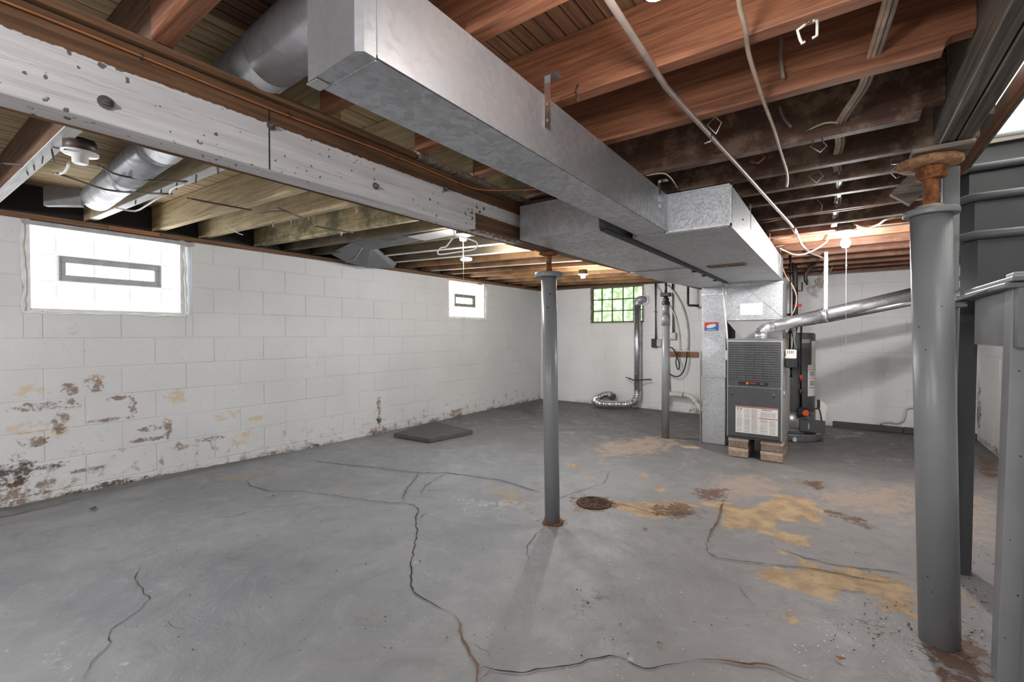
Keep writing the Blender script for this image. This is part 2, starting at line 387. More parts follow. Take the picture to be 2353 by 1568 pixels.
blobsL = [Lw(90, 935, .2, .035, 'b'), Lw(250, 965, .18, .015, 'b'), Lw(180, 990, .3, .03, 'g'), Lw(340, 1010, .14, .02, 'b'), Lw(70, 985, .12, .05, 'y'), Lw(200, 1080, .12, .02, 'b'), Lw(310, 1030, .3, .03, 'g'), Lw(60, 840, .3, .03, 'g'), Lw(510, 900, .3, .02, 'g'), Lw(680, 840, .4, .06, 'g'), Lw(150, 930, .10, .045, 'b'), Lw(60, 900, .12, .06, 'y'), Lw(215, 885, .07, .07, 'b'), Lw(225, 870, .05, .06, 'y'),
  Lw(160, 895, .06, .05, 'b'), Lw(275, 915, .10, .02, 'b'), Lw(305, 930, .03, .10, 'b'), Lw(145, 1000, .10, .05, 'y'), Lw(80, 1015, .10, .04, 'b'),
  Lw(140, 970, .05, .09, 'b'), Lw(405, 912, .10, .08, 'y'), Lw(385, 985, .04, .11, 'b'), Lw(350, 985, .1, .03, 'b'), Lw(420, 1025, .12, .04, 'b'),
  Lw(480, 1010, .14, .03, 'b'), Lw(525, 955, .12, .05, 'y'), Lw(590, 962, .12, .03, 'y'), Lw(560, 1008, .12, .08, 'y'), Lw(120, 1072, .12, .025, 'k'), Lw(185, 760, .2, .08, 'g'), Lw(700, 880, .5, .08, 'g'), Lw(985, 640, .5, .03, 'g'), Lw(310, 1000, .2, .1, 'g'), Lw(180, 1040, .35, .12, 'g'),
  Lw(35, 1085, .10, .11, 'k'), Lw(45, 1110, .05, .03, 'k'), Lw(20, 1140, .25, .14, 'b'), Lw(120, 1150, .2, .05, 'b'), Lw(260, 1118, .3, .05, 'k'), Lw(330, 1105, .25, .04, 'b'),
  Lw(240, 1000, .09, .06, 'g'), Lw(205, 960, .12, .10, 'g'), Lw(872, 935, .035, .13, 'b'), Lw(872, 965, .04, .08, 'k'), Lw(870, 990, .15, .06, 'b'), Lw(1045, 935, .18, .11, 'g'),
  Lw(1050, 950, .2, .08, 'b'), Lw(940, 920, .15, .08, 'g'), Lw(1050, 770, .06, .14, 'g'), Lw(620, 1045, .15, .03, 'b'), Lw(730, 1025, .18, .025, 'k'), Lw(130, 800, .25, .1, 'g')]
M['wallL'] = wall_mat('painted_block_left', blobsL, (.63, .635, .64), .95)
M['wallB'] = wall_mat('painted_block_back', [Bw(1600, 945, .12, .05, 'b'), Bw(1390, 600, .05, .1, 'g'), Bw(1450, 935, .6, .04, 'g'), Bw(1900, 640, .3, .06, 'g'), Bw(1930, 700, .12, .15, 'g')], (.80, .80, .80), .4)
M['wallR'] = wall_mat('painted_block_right', [(1, 6.7, .35, .12, .3, 'k'), (1, 5.6, .05, 1.0, .05, 'b'), (1, 6.6, .9, .15, .5, 'g')], (.78, .78, .77), .5)
M['joint'] = plain('painted_mortar', (.56, .56, .56), .8, 0, .06)
M['jointdirty'] = plain('dirty_mortar', (.44, .43, .42), .85, 0, .2)
M['rough'] = plain('rough_mortar', (.72, .72, .7), .8, 0, .1, .8)

# ------------------------------------------------------------------ the room shell
XL, YB, XR, YF, ZT = -4.29, 6.79, 1.145, -2.2, 1.88
# floor grid with stain fields
def build_floor():
    st = .035; nx = int((XR-XL+.3)/st)+1; ny = int((YB-YF+.3)/st)+1
    xs = np.linspace(XL-.15, XR+.15, nx); ys = np.linspace(YF-.15, YB+.15, ny)
    X, Y = np.meshgrid(xs, ys); X = X.ravel(); Y = Y.ravel()
    Z = .0025*np.sin(X*2.1+1)*np.cos(Y*1.7)+.0015*np.sin(X*5+Y*3)
    idx = np.arange(nx*ny).reshape(ny, nx)
    F = np.stack([idx[:-1, :-1], idx[:-1, 1:], idx[1:, 1:], idx[1:, :-1]], -1).reshape(-1, 4)
    me = bpy.data.meshes.new('floor'); me.from_pydata(np.stack([X, Y, Z], 1).tolist(), [], F.tolist())
    def sd(poly):
        P = np.array([hit(x, y, 2, 0)[:2] for x, y in poly]); n = len(P)
        d = np.full(X.shape, 1e9); ins = np.zeros(X.shape, bool)
        for i in range(n):
            a = P[i]; b = P[(i+1) % n]; e = b-a; L = (e@e)+1e-12
            t = np.clip(((X-a[0])*e[0]+(Y-a[1])*e[1])/L, 0, 1)
            d = np.minimum(d, np.hypot(X-a[0]-t*e[0], Y-a[1]-t*e[1]))
            c = ((a[1] > Y) != (b[1] > Y)) & (X < (b[0]-a[0])*(Y-a[1])/((b[1]-a[1])+1e-12)+a[0]); ins ^= c
        return np.where(ins, d, -d)
    fields = {
     'tan': (.12, [[(1705,1305),(1760,1298),(1815,1305),(1812,1285),(1790,1268),(1850,1285),(1920,1302),(2020,1312),(2060,1320),(2110,1345),(2130,1432),(2060,1420),(2010,1390),(1995,1370),(1960,1360),(1910,1385),(1850,1370),(1760,1340)],
       [(1400,1150),(1480,1150),(1520,1145),(1600,1155),(1660,1150),(1720,1165),(1790,1130),(1880,1150),(1900,1190),(1890,1215),(1820,1200),(1780,1215),(1860,1235),(1860,1260),(1800,1258),(1760,1235),(1740,1222),(1690,1220),(1650,1220),(1655,1180),(1620,1165),(1560,1180),(1535,1195),(1480,1190),(1440,1180),(1400,1170)],
       [(1300,1060),(1330,1070),(1360,1090),(1366,1118),(1345,1105),(1335,1085),(1300,1072)], [(1490,1113),(1530,1110),(1530,1134),(1510,1130)], [(1565,1020),(1610,1028),(1600,1036),(1560,1028)],
       [(1795,1398),(1850,1402),(1845,1432),(1800,1425)], [(1460,1080),(1500,1085),(1490,1098),(1465,1095)], [(2200,1355),(2260,1380),(2240,1400),(2200,1395)]]),
     'pink': (.35, [[(1370,1018),(1430,1010),(1500,1000),(1570,1008),(1540,1040),(1460,1048),(1400,1052),(1385,1070),(1365,1045)], [(1820,1125),(2000,1118),(2110,1108),(2118,1215),(2000,1180),(1900,1170)], [(2205,1140),(2300,1100),(2300,1270),(2205,1250)], [(1640,1090),(1800,1095),(1800,1150),(1600,1150)]]),
     'ochre': (.3, [[(390,1105),(480,1090),(640,1085),(700,1095),(900,1120),(930,1140),(760,1118),(640,1100),(480,1112)], [(1100,1110),(1180,1115),(1240,1160),(1240,1190),(1160,1165),(1110,1150)], [(810,1430),(850,1402),(910,1405),(880,1435),(815,1452)], [(740,1480),(760,1465),(765,1490)], [(1010,1480),(1040,1470),(1035,1560),(1000,1560)]]),
     'pale': (.25, [[(1400,1500),(1440,1490),(1490,1530),(1470,1545),(1400,1520)], [(940,1290),(965,1290),(985,1380),(960,1372),(945,1340)], [(1760,1500),(1830,1510),(1820,1545),(1765,1530)], [(860,1060),(890,1065),(900,1078),(830,1075)], [(1010,1140),(1240,1150),(1240,1180),(1060,1180)], [(0,1500),(200,1480),(330,1568),(0,1568)], [(1930,1055),(2110,1050),(2110,1062),(1930,1066)], [(1900,990),(2000,992),(2000,1010),(1900,1008)]]),
     'rust': (.14, [[(1590,1118),(1680,1125),(1670,1152),(1600,1148)], [(1900,1172),(1960,1185),(2030,1212),(2010,1225),(1930,1200)], [(1310,1140),(1400,1140),(1420,1165),(1380,1180),(1315,1175)], [(1490,1160),(1560,1150),(1625,1178),(1580,1195),(1500,1185)], [(1830,1103),(1880,1105),(1915,1125),(1870,1128)],
       [(2195,1455),(2230,1470),(2290,1500),(2290,1700),(2190,1700),(2130,1490)], [(1998,1430),(2060,1440),(2070,1460),(2010,1455)], [(2240,1040),(2300,1060),(2303,1110),(2245,1090)], [(1236,1195),(1300,1195),(1310,1215),(1230,1215)], [(1545,1290),(1480,1285),(1500,1280)]]),
     'dark': (.2, [[(1320,1380),(1390,1365),(1400,1400),(1350,1420),(1310,1410)], [(1500,1165),(1545,1160),(1600,1185),(1540,1192)], [(1130,940),(1245,920),(1245,960)], [(1800,1030),(1870,1030),(1830,1045)]]),
    }
    for k, (wd, polys) in fields.items():
        v = np.zeros(X.shape)
        for q in polys: v = np.maximum(v, np.clip(.5+sd(q)/wd, 0, 1))
        a = me.attributes.new(k, 'FLOAT', 'POINT'); a.data.foreach_set('value', v.astype(np.float32))
    me.materials.append(M['floor']); me.shade_smooth()
    o = bpy.data.objects.new('floor', me); COL.objects.link(o); return tag(o, kind='structure')
floor = build_floor()
def crack(pts, wd, m='crack', jag=.006):
    P = [hit(x, y, 2, 0) for x, y in pts]; q = []
    rnd = random.Random(len(pts)*13+int(pts[0][0]))
    for a, b in zip(P, P[1:]):
        n = max(1, int((b-a).length/.025))
        for k in range(n): q.append(a.lerp(b, k/n)+(Vector((rnd.uniform(-1, 1), rnd.uniform(-1, 1), 0))*jag if k else Vector()))
    q.append(P[-1]); bm = NB(); L = []; R = []
    for i, p in enumerate(q):
        d = (q[min(i+1, len(q)-1)]-q[max(0, i-1)]); d.z = 0; d.normalize(); s = Vector((-d.y, d.x, 0)); ww = wd*rnd.uniform(.45, 1.3)*min(1, (i+.3)/4, (len(q)-i-.7)/4)
        L.append(bm.verts.new((p.x+s.x*ww, p.y+s.y*ww, .0052))); R.append(bm.verts.new((p.x-s.x*ww, p.y-s.y*ww, .0052)))
    for i in range(len(q)-1): bm.faces.new((L[i], R[i], R[i+1], L[i+1]))
    obj('crack', bm, M[m], floor)
for pts, wd, m in (
  ([(565,1105),(575,1118),(620,1130),(690,1130),(750,1138),(820,1148),(890,1157),(930,1158),(952,1162),(962,1175),(955,1190),(958,1225),(952,1260),(945,1290),(945,1340),(950,1362),(975,1380),(1010,1400),(1040,1412)], .0028, 'crack'),
  ([(1040,1412),(1055,1430),(1060,1460),(1075,1490),(1090,1520),(1097,1545),(1095,1568),(1090,1620)], .004, 'crackrust'),
  ([(715,1060),(800,1070),(880,1078),(962,1088),(1030,1088),(1080,1095),(1150,1105),(1200,1120),(1248,1135)], .004, 'crack'),
  ([(962,1088),(955,1100),(930,1130),(925,1150)], .0025, 'crack'), ([(1030,1088),(1005,1100),(975,1120),(966,1140)], .002, 'crack'),
  ([(1290,1143),(1350,1150),(1410,1158),(1450,1165),(1490,1178),(1550,1190)], .003, 'crack'),
  ([(1662,1150),(1655,1180),(1645,1205),(1630,1230),(1622,1250)], .005, 'crackrust'), ([(1622,1250),(1625,1270),(1650,1285),(1700,1292),(1760,1298),(1830,1305),(1900,1315),(2000,1335),(2080,1345)], .0025, 'crack'),
  ([(1790,1262),(1850,1285),(1930,1303),(2020,1312),(2100,1325)], .0025, 'crack'),
  ([(1097,1545),(1110,1535),(1150,1545),(1200,1550),(1250,1540),(1320,1530),(1400,1510),(1440,1520),(1480,1540),(1540,1530),(1590,1522)], .0025, 'crack'),
  ([(1590,1522),(1650,1520),(1700,1527),(1760,1530),(1800,1545),(1860,1568),(1900,1590)], .0045, 'crackrust'),
  ([(325,1300),(315,1320),(310,1335),(322,1350),(330,1368),(345,1378),(320,1405),(285,1430),(255,1450),(250,1465),(255,1480),(225,1510),(205,1540),(190,1568)], .0018, 'crack'),
  ([(480,1195),(540,1187),(600,1170),(700,1160)], .0018, 'crack'), ([(370,1425),(400,1445),(430,1452)], .002, 'crack'),
  ([(1260,1155),(1390,1110),(1400,1085)], .0015, 'crack'), ([(990,1176),(970,1186),(962,1200)], .002, 'crack'),
  ([(1100,1568),(1130,1538),(1150,1548)], .004, 'crackrust'), ([(1690,1340),(1720,1380),(1735,1400)], .0015, 'crack'), ([(1215,1300),(1210,1260),(1230,1230),(1250,1215)], .0015, 'crack'),
  ([(1870,1350),(1950,1360),(2030,1372)], .0015, 'crack'), ([(930,1158),(928,1140),(940,1120)], .0015, 'crack'), ([(1060,1470),(1120,1500),(1135,1530)], .0015, 'crack')):
    crack(pts, wd, m)

# block walls ---------------------------------------------------------------
CO, BL, G = .205, .406, .0045
_bc = {}
def block_mesh(key, w, h, m):
    k = (key, round(w, 3), round(h, 3), m.name)
    if k in _bc: return _bc[k]
    c = .0028; hw, hh = w/2-G/2, h/2-G/2
    def mp(u, v, d):   # u along wall, v up, d out of the wall
        return {'L': (d, u, v), 'B': (u, -d, v), 'R': (-d, u, v), 'F': (u, d, v)}[key]
    bk = [(-hw, -hh), (hw, -hh), (hw, hh), (-hw, hh)]
    V = [mp(u, v, -.02) for u, v in bk]+[mp(u, v, -.003) for u, v in bk]+[mp(u-math.copysign(c, u), v-math.copysign(c, v), 0) for u, v in bk]
    F = [(8, 9, 10, 11)]
    for a in (0, 4):
        for i in range(4): j = (i+1) % 4; F.append((a+i, a+j, a+4+j, a+4+i))
    me = bpy.data.meshes.new('concrete_block'); me.from_pydata(V, [], F)
    b = bmesh.new(); b.from_mesh(me); bmesh.ops.recalc_face_normals(b, faces=b.faces); b.to_mesh(me); b.free()
    cx = sum(p.normal[{'L': 0, 'B': 1, 'R': 0, 'F': 1}[key]]*p.area for p in me.polygons)
    if (key in 'LF' and cx < 0) or (key in 'BR' and cx > 0): me.flip_normals()
    me.materials.append(m); _bc[k] = me; return me
def block_wall(name, key, plane, u0, u1, z1, hole, mat, thick=.2, jm=None):
    def bx(bm, a0, a1, b0, b1):
        if key == 'B': a0 = a0-.19 if a0 == u0 else a0; a1 = a1+.19 if a1 == u1 else a1
        i, o = -.0038, -thick
        if key == 'L': box(bm, (plane+o, a0, b0), (plane+i, a1, b1))
        if key == 'R': box(bm, (plane-i, a0, b0), (plane-o, a1, b1))
        if key == 'B': box(bm, (a0, plane-i, b0), (a1, plane-o, b1))
        if key == 'F': box(bm, (a0, plane+o, b0), (a1, plane+i, b1))
    bm = NB(); cuts = sorted(hole); u = u0
    for (h0, h1, g0, g1) in cuts:
        bx(bm, u, h0, -.05, z1); bx(bm, h0, h1, -.05, g0)
        if g1 < z1-.01: bx(bm, h0, h1, g1, z1)
        u = h1
    bx(bm, u, u1, -.05, z1)
    W = obj(name, bm, mat, kind='structure')
    k = 0; z = -.125
    rnd = random.Random(5)
    while z < z1-.02:
        b0, b1 = max(z, 0), min(z+CO, z1); u = u0-(BL/2 if k % 2 else 0)
        while u < u1:
            a0, a1 = max(u, u0), min(u+BL, u1)
            rects = [(a0, a1, b0, b1)]
            for (h0, h1, g0, g1) in cuts:
                nr = []
                for (p, q, r, s) in rects:
                    if q <= h0 or p >= h1 or s <= g0 or r >= g1: nr.append((p, q, r, s)); continue
                    if p < h0: nr.append((p, h0, r, s))
                    if q > h1: nr.append((h1, q, r, s))
                    pp, qq = max(p, h0), min(q, h1)
                    if r < g0: nr.append((pp, qq, r, g0))
                    if s > g1: nr.append((pp, qq, g1, s))
                rects = nr
            for (p, q, r, s) in rects:
                if q-p < .025 or s-r < .02: continue
                me = block_mesh(key, q-p, s-r, mat)
                o = bpy.data.objects.new('concrete_block', me); COL.objects.link(o); o.parent = W
                d = rnd.uniform(-.0015, .0015); cu, cz = (p+q)/2, (r+s)/2
                o.location = {'L': (plane+d, cu, cz), 'R': (plane-d, cu, cz), 'B': (cu, plane-d, cz), 'F': (cu, plane+d, cz)}[key]
            u += BL
        z += CO; k += 1
    return W
W1 = (.555, 1.505, 1.29, 1.88); W2 = (4.48, 5.33, 1.345, 1.88); W3 = (-3.335, -2.45, 1.307, 1.88)
wallL = block_wall('wall_left', 'L', XL, YF, YB, ZT, [W1, W2], M['wallL'])
wallB = block_wall('wall_back', 'B', YB, XL, XR, ZT, [W3], M['wallB'])
wallR = block_wall('wall_right', 'R', XR, YF, YB, ZT, [], M['wallR'])
bm = NB(); box(bm, (XL, YF-.1, -.05), (XR, YF, ZT)); obj('wall_front', bm, M['wallB'], kind='structure')
# dark skirting along the back wall and rough parging at the left foot
bm = NB(); box(bm, (-.1, YB-.05, 0), (.55, YB-.002, .07), .006); box(bm, (.555, YB-.05, 0), (XR, YB-.002, .072), .006)
obj('baseboard_back', bm, plain('dark_skirting', (.07, .07, .07), .6), kind='structure')
bm = NB(); rnd = random.Random(3); prof = []
y = -1.9
while y < 2.3:
    wv = .05+.03*math.sin(y*4)+rnd.uniform(-.012, .012); wv *= 1 if y < 1.2 else max(.15, (2.3-y)/1.1)
    prof.append((y, wv, .028*rnd.uniform(.6, 1.1)*min(1, max(.2, (2.4-y))))); y += .05
vs = [[bm.verts.new((XL+a, yy, h)) for a, h in ((0, hh+.01), (wv*.75, hh), (wv, 0))] for yy, wv, hh in prof]
for A, B in zip(vs, vs[1:]):
    for k in range(2): bm.faces.new((A[k], A[k+1], B[k+1], B[k]))
obj('baseboard_left', bm, greypaint('parging', (.13, .135, .13), .7), kind='structure')
# sill plates on the walls (brown timber) and rim boards
sill = B1('trim_1', (XL-.18, YF, ZT+.002), (XL+.012, YB, ZT+.035), M['brown'], kind='structure')
for a, b in ((.98, 1.28),): B1('sill_patch', (XL+.012, a, ZT+.004), (XL+.022, b, ZT+.032), M['trimred'], sill)
B1('trim_2', (XL, YB-.012, ZT+.002), (XR, YB+.18, ZT+.035), M['brownx'], kind='structure')
B1('trim_3', (XL-.18, YF, ZT+.036), (XL-.14, YB+.2, 2.2), M['dark'], kind='structure')
B1('trim_4', (XL-.14, YB+.14, ZT+.036), (XR+.2, YB+.18, 2.2), M['brownx'], kind='structure')
B1('trim_5', (XR-.002, YF, ZT+.002), (XR+.15, YB, 2.03), M['brown'], kind='structure')

# ------------------------------------------------------------------ windows
glow = emis('daylit_glass', (.97, .985, 1), 3.4); glow2 = emis('daylit_glass_small', (.98, 1, .97), 4.5)
def green_glass():
    t = NT('garden_lit_glass'); n = t.noise(11, 6, .65); n2 = t.noise(40, 4, .6)
    c = t.mix(t.rng(n, .42, .58), (.22, .45, .10), (.90, 1, .84)); c = t.mix(t.rng(n2, .55, .7, 0, .5), c, (.10, .28, .06))
    t.S(t.p.inputs['Emission Color'], c); t.p.inputs['Emission Strength'].default_value = .42
    t.bump(t.noise(30, 3), .6, .01); return t.fin((.6, .75, .55), .15)
M['green'] = green_glass(); M['greenjoint'] = plain('green_joint', (.05, .10, .03), .6)
M['jointglow'] = emis('glowing_mortar', (.62, .65, .68), .2)  # mortar given its own glow in place of daylight on it
M['vent'] = plain('vent_frame', (.42, .43, .46), .4)
M['vent2'] = plain('vent_frame_green', (.25, .26, .20), .4)
def blockwin(name, key, plane, us, zs, skip, gm, jm, back=.05, vent=None, vm=None):
    """glass block window set back in the wall; us, zs are the joint lines"""
    def P(u0, u1, z0, z1, d0, d1):
        return ((plane-d1, u0, z0), (plane-d0, u1, z1)) if key == 'L' else ((u0, plane+d0, z0), (u1, plane+d1, z1))
    bm = NB(); t = .006 if key == 'L' else .007
    for u in us: box(bm, *P(u-t, u+t, zs[0], zs[-1], back-.004, back+.06))
    for z in zs: box(bm, *P(us[0], us[-1], z-t, z+t, back-.004, back+.06))
    W = obj(name, bm, M[jm], kind='structure')
    for i in range(len(us)-1):
        for j in range(len(zs)-1):
            if (i, j) in skip: continue
            bm = NB(); box(bm, *P(us[i]+t, us[i+1]-t, zs[j]+t, zs[j+1]-t, back, back+.07), bev=.008)
            obj('glass_block', bm, gm, W)
    # rough mortar reveal around the opening
    bm = NB(); rnd = random.Random(len(us))
    a0, a1, b0, b1 = us[0]-.035, us[-1]+.035, zs[0]-.03, zs[-1]+.02
    bm2 = bm
    for (u0, u1, z0, z1) in ((a0, us[0]-.002, b0, b1), (us[-1]+.002, a1, b0, b1), (us[0]-.004, us[-1]+.004, b0, zs[0]-.002)):
        box(bm, *P(u0, u1, z0, z1, .008, back+.08))
    obj('reveal', bm, M['rough' if key == 'L' else 'greyold'], W)
    pts = []; n = 40
    path = [(a0, b1), (a0, b0), (a1, b0), (a1, b1)]
    for (p, q) in zip(path, path[1:]):
        for k in range(14):
            f = k/14; u = p[0]+(q[0]-p[0])*f+rnd.uniform(-.006, .006); z = p[1]+(q[1]-p[1])*f+rnd.uniform(-.006, .006)
            pts.append((plane+.0, u, z) if key == 'L' else (u, plane, z))
    bm = NB(); tube(bm, pts, .007, 6, radii=[.005+rnd.uniform(0, .006) for _ in pts]); obj('mortar_bead', bm, M['rough'], W)
    if vent:
        u0, u1, z0, z1 = vent; fw = .046
        bm = NB()
        for (p, q, r, s) in ((u0, u1, z0, z0+fw), (u0, u1, z1-fw, z1), (u0, u0+fw*.9, z0+fw, z1-fw), (u1-fw*.9, u1, z0+fw, z1-fw)):
            box(bm, *P(p, q, r, s, back-.018, back+.05), bev=.004)
        fr = obj('vent_frame', bm, vm, W)
        bm = NB()
        g = .012
        for (p, q, r, s) in ((u0, u1, z0, z0+g), (u0, u1, z1-g, z1), (u0, u0+g, z0+g, z1-g), (u1-g, u1, z0+g, z1-g)):
            box(bm, *P(p, q, r, s, back-.026, back-.018), bev=.002)
        obj('vent_rim', bm, vm, fr)
        B1('vent_pane', *P(u0+fw*.9, u1-fw*.9, z0+fw, z1-fw, back+.015, back+.022), gm, W)
    return W
w1 = blockwin('window_1', 'L', XL, [.59, .715, .912, 1.112, 1.308, 1.40, 1.42], [1.305, 1.49, 1.672, 1.862], {(1, 1), (2, 1), (3, 1)}, glow, 'jointglow', .05, (.722, 1.302, 1.494, 1.668), M['vent'])
B1('lintel', (XL-.06, .55, 1.845), (XL+.004, 1.52, 1.877), plain('lintel_grey', (.36, .36, .36), .5), w1, .003)
w2 = blockwin('window_2', 'L', XL, [4.51, 4.7, 4.86, 5.02, 5.2, 5.24], [1.375, 1.53, 1.68, 1.85], {(1, 1), (2, 1)}, glow2, 'jointglow', .05, (4.63, 5.07, 1.515, 1.69), M['vent2'])
w3 = blockwin('window_3', 'B', YB, [-3.30, -3.145, -2.97, -2.79, -2.62, -2.475], [1.325, 1.50, 1.68, 1.865], set(), M['green'], 'greenjoint', .03)

# ------------------------------------------------------------------ ceiling: joists and subfloor planks
XB = -1.42                                           # line of the main beam
JZ, JT, DT = 1.84, .19, .045
def dz(x): return max(0, (XB-x))*.034                # the left bays climb a little towards the wall
bm = NB(); box(bm, (XL-.2, YF-.1, 2.175), (XB, YB+.2, 2.2)); box(bm, (XB, YF-.1, 2.052), (.34, YB+.2, 2.08)); box(bm, (.34, 3.52, 2.052), (XR+.2, YB+.2, 2.08))
box(bm, (.34, YF-.1, 2.052), (XR+.2, .9, 2.08))
ceil = obj('ceiling', bm, M['dark'], kind='structure')  # slab coloured black to put shade into the plank gaps
JY = [-1.9, -1.5, -1.1, -.72, -.33, .05, .44, .88, 1.28, 1.635, 2.06, 2.40, 2.66, 2.93, 3.30, 3.62, 3.93, 4.30, 4.68, 5.06, 5.44, 5.82, 6.2, 6.56]
JYL = [-1.9, -1.5, -1.1, -.72, -.33, .05, .445, .92, 1.32, 1.64, 2.09, 2.36, 2.66, 3.02, 3.40, 3.78, 4.16, 4.54, 4.92, 5.30, 5.68, 6.06, 6.44]
rnd = random.Random(11)
for y in JY:
    x1 = .262 if y < 2.3 else (.398 if y < 3.56 else XR+.05)
    bm = NB(); dzz = rnd.uniform(-.004, .004)
    if x1 < .3:   # notched over the girder ledger
        p = [(-1.36, JZ+dzz), (x1-.06, JZ+dzz), (x1-.055, JZ+.022), (x1-.045, JZ+.032), (x1, JZ+.034), (x1, JZ+JT), (-1.36, JZ+JT)]
    else: p = [(-1.36, JZ+dzz), (x1, JZ+dzz), (x1, JZ+JT), (-1.36, JZ+JT)]
    A = [bm.verts.new((a, y-DT, b)) for a, b in p]; Bv = [bm.verts.new((a, y, b)) for a, b in p]; n = len(p)
    bm.faces.new(A); bm.faces.new(Bv[::-1])
    for i in range(n): bm.faces.new((A[i], A[(i+1) % n], Bv[(i+1) % n], Bv[i]))
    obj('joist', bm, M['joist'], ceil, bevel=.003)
for i, y in enumerate(JYL):
    z0, z1 = JZ, JZ+dz(XL-.1); bm = NB()
    hexa(bm, [(XL-.13, y-DT, z1), (XB+.05, y-DT, z0), (XB+.05, y, z0), (XL-.13, y, z1), (XL-.13, y-DT, z1+JT), (XB+.05, y-DT, z0+JT), (XB+.05, y, z0+JT), (XL-.13, y, z1+JT)])
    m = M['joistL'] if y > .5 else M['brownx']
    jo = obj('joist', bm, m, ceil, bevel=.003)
    if .4 < y < 1.0 or 2.9 < y < 3.5 or 4.1 < y < 4.2:
        bm = NB(); hexa(bm, [(XL+.05, y-DT-.001, z1-.006), (XB-.05, y-DT-.001, z0-.002), (XB-.05, y+.001, z0-.002), (XL+.05, y+.001, z1-.006), (XL+.05, y-DT-.001, z1), (XB-.05, y-DT-.001, z0+.002), (XB-.05, y+.001, z0+.002), (XL+.05, y+.001, z1)])
        obj('painted_edge', bm, M['whitewood'], jo)
# subfloor boards run with the beam, thin beaded boards
x = XL-.14; pw = .043
while x < XR+.1:
    z = JZ+JT+dz(x+pw/2)+.0015; y0, y1 = YF, YB+.12
    if x > .33: y0 = 3.52
    bm = NB(); dd = rnd.uniform(0, .003)
    box(bm, (x+.0035, y0, z+dd), (x+pw-.0035, y1, z+.018))
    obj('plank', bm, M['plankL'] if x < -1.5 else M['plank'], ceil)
    x += pw
# paper / blocking between joists above the beam
for y in (.9, 1.66):
    pass

# ------------------------------------------------------------------ main beam
beam = thing('support_beam', 'white painted timber carrying beam across the upper left, bolted and speckled with dark marks', 'beam', (XB, 0, 1.61))
B1('near_ply', (-1.418, YF, 1.613), (-1.38, 2.3, 1.818), M['beam'], beam, .003)
B1('far_ply', (-1.46, YF, 1.611), (-1.4185, 2.3, 1.83), M['beam'], beam, .003)
def sloped(bm, x0, x1, dx, z0, z1, ya, yb, dzz):
    hexa(bm, [(x0, ya, z0), (x1, ya, z0), (x1+dx, yb, z0+dzz), (x0+dx, yb, z0+dzz), (x0, ya, z1), (x1, ya, z1), (x1+dx, yb, z1), (x0+dx, yb, z1)])
bm = NB(); sloped(bm, -1.46, -1.385, -.12, 1.618, 1.835, 2.301, 6.79, .115); obj('far_length', bm, M['beamrough'], beam, bevel=.004)
rnd = random.Random(4)
bm = NB(); pts = [(-1.462-.02*0+rnd.uniform(-.003, .003), y, 1.612+rnd.uniform(-.003, .002)) for y in [YF+.12*k for k in range(38)]]
tube(bm, pts, .005, 5); obj('frayed_edge', bm, M['brown'], beam)
B1('splice_joint', (-1.3805, .6835, 1.613), (-1.3785, .6865, 1.80), M['dark'], beam)
for (px, py) in ((242, 236), (622, 290), (862, 428), (1022, 434)):
    p = hit(px, py, 0, -1.379); big = 1 if px < 300 else .8
    bm = NB(); cyl(bm, p, p+Vector((.004, 0, 0)), .015*big, n=20); wsh = obj('washer', bm, M['bolt'], beam)
    bm = NB(); cyl(bm, p+Vector((.004, 0, 0)), p+Vector((.013, 0, 0)), .0085*big, n=6); cyl(bm, p+Vector((.013, 0, 0)), p+Vector((.02, 0, 0)), .0045*big, n=10); obj('nut', bm, M['bolt'], wsh)
# old rope / tube stapled along the beam
pts = [(-1.372, y, 1.793+.003*math.sin(y*7)) for y in np.arange(-1.6, 1.55, .12)]+[(-1.36, 1.62, 1.79), (-1.30, 1.72, 1.80), (-1.15, 1.84, 1.81), (-.95, 1.9, 1.82)]
t1 = T1('copper_tube', pts, .0038, M['copper'], smooth=3, label='thin copper coloured tube stapled along the brown top of the white beam', cat='tube')
for yy in (.38, .74, 1.16, 1.5):
    T1('staple', [(-1.379, yy, 1.788), (-1.366, yy, 1.786), (-1.364, yy, 1.797), (-1.379, yy, 1.801)], .0016, M['wiredark'], t1, 5)
B1('ledger_board', (-1.40, YF, 1.8185), (-1.36, 1.25, 1.838), M['brown'], beam, .002)
B1('ledger_board', (-1.40, 1.26, 1.8185), (-1.352, 2.3, 1.838), M['greyold'], beam, .002)

# girder upper right
gd = thing('stair_girder', 'dark double timber girder beside the stair opening, resting on the large grey column', 'girder', (.3, 1, 1.77))
B1('girder_board', (.262, YF, 1.772), (.301, 2.29, 2.05), M['girder'], gd, .003)
B1('girder_board', (.305, YF, 1.77), (.345, 2.29, 2.05), M['girder'], gd, .003)
B1('trimmer_board', (.40, 2.36, 1.912), (.438, 3.52, 2.05), M['girder'], gd, .003)
B1('packing_board', (.19, 2.12, 1.752), (.35, 2.33, 1.768), M['greyold'], gd, .003)

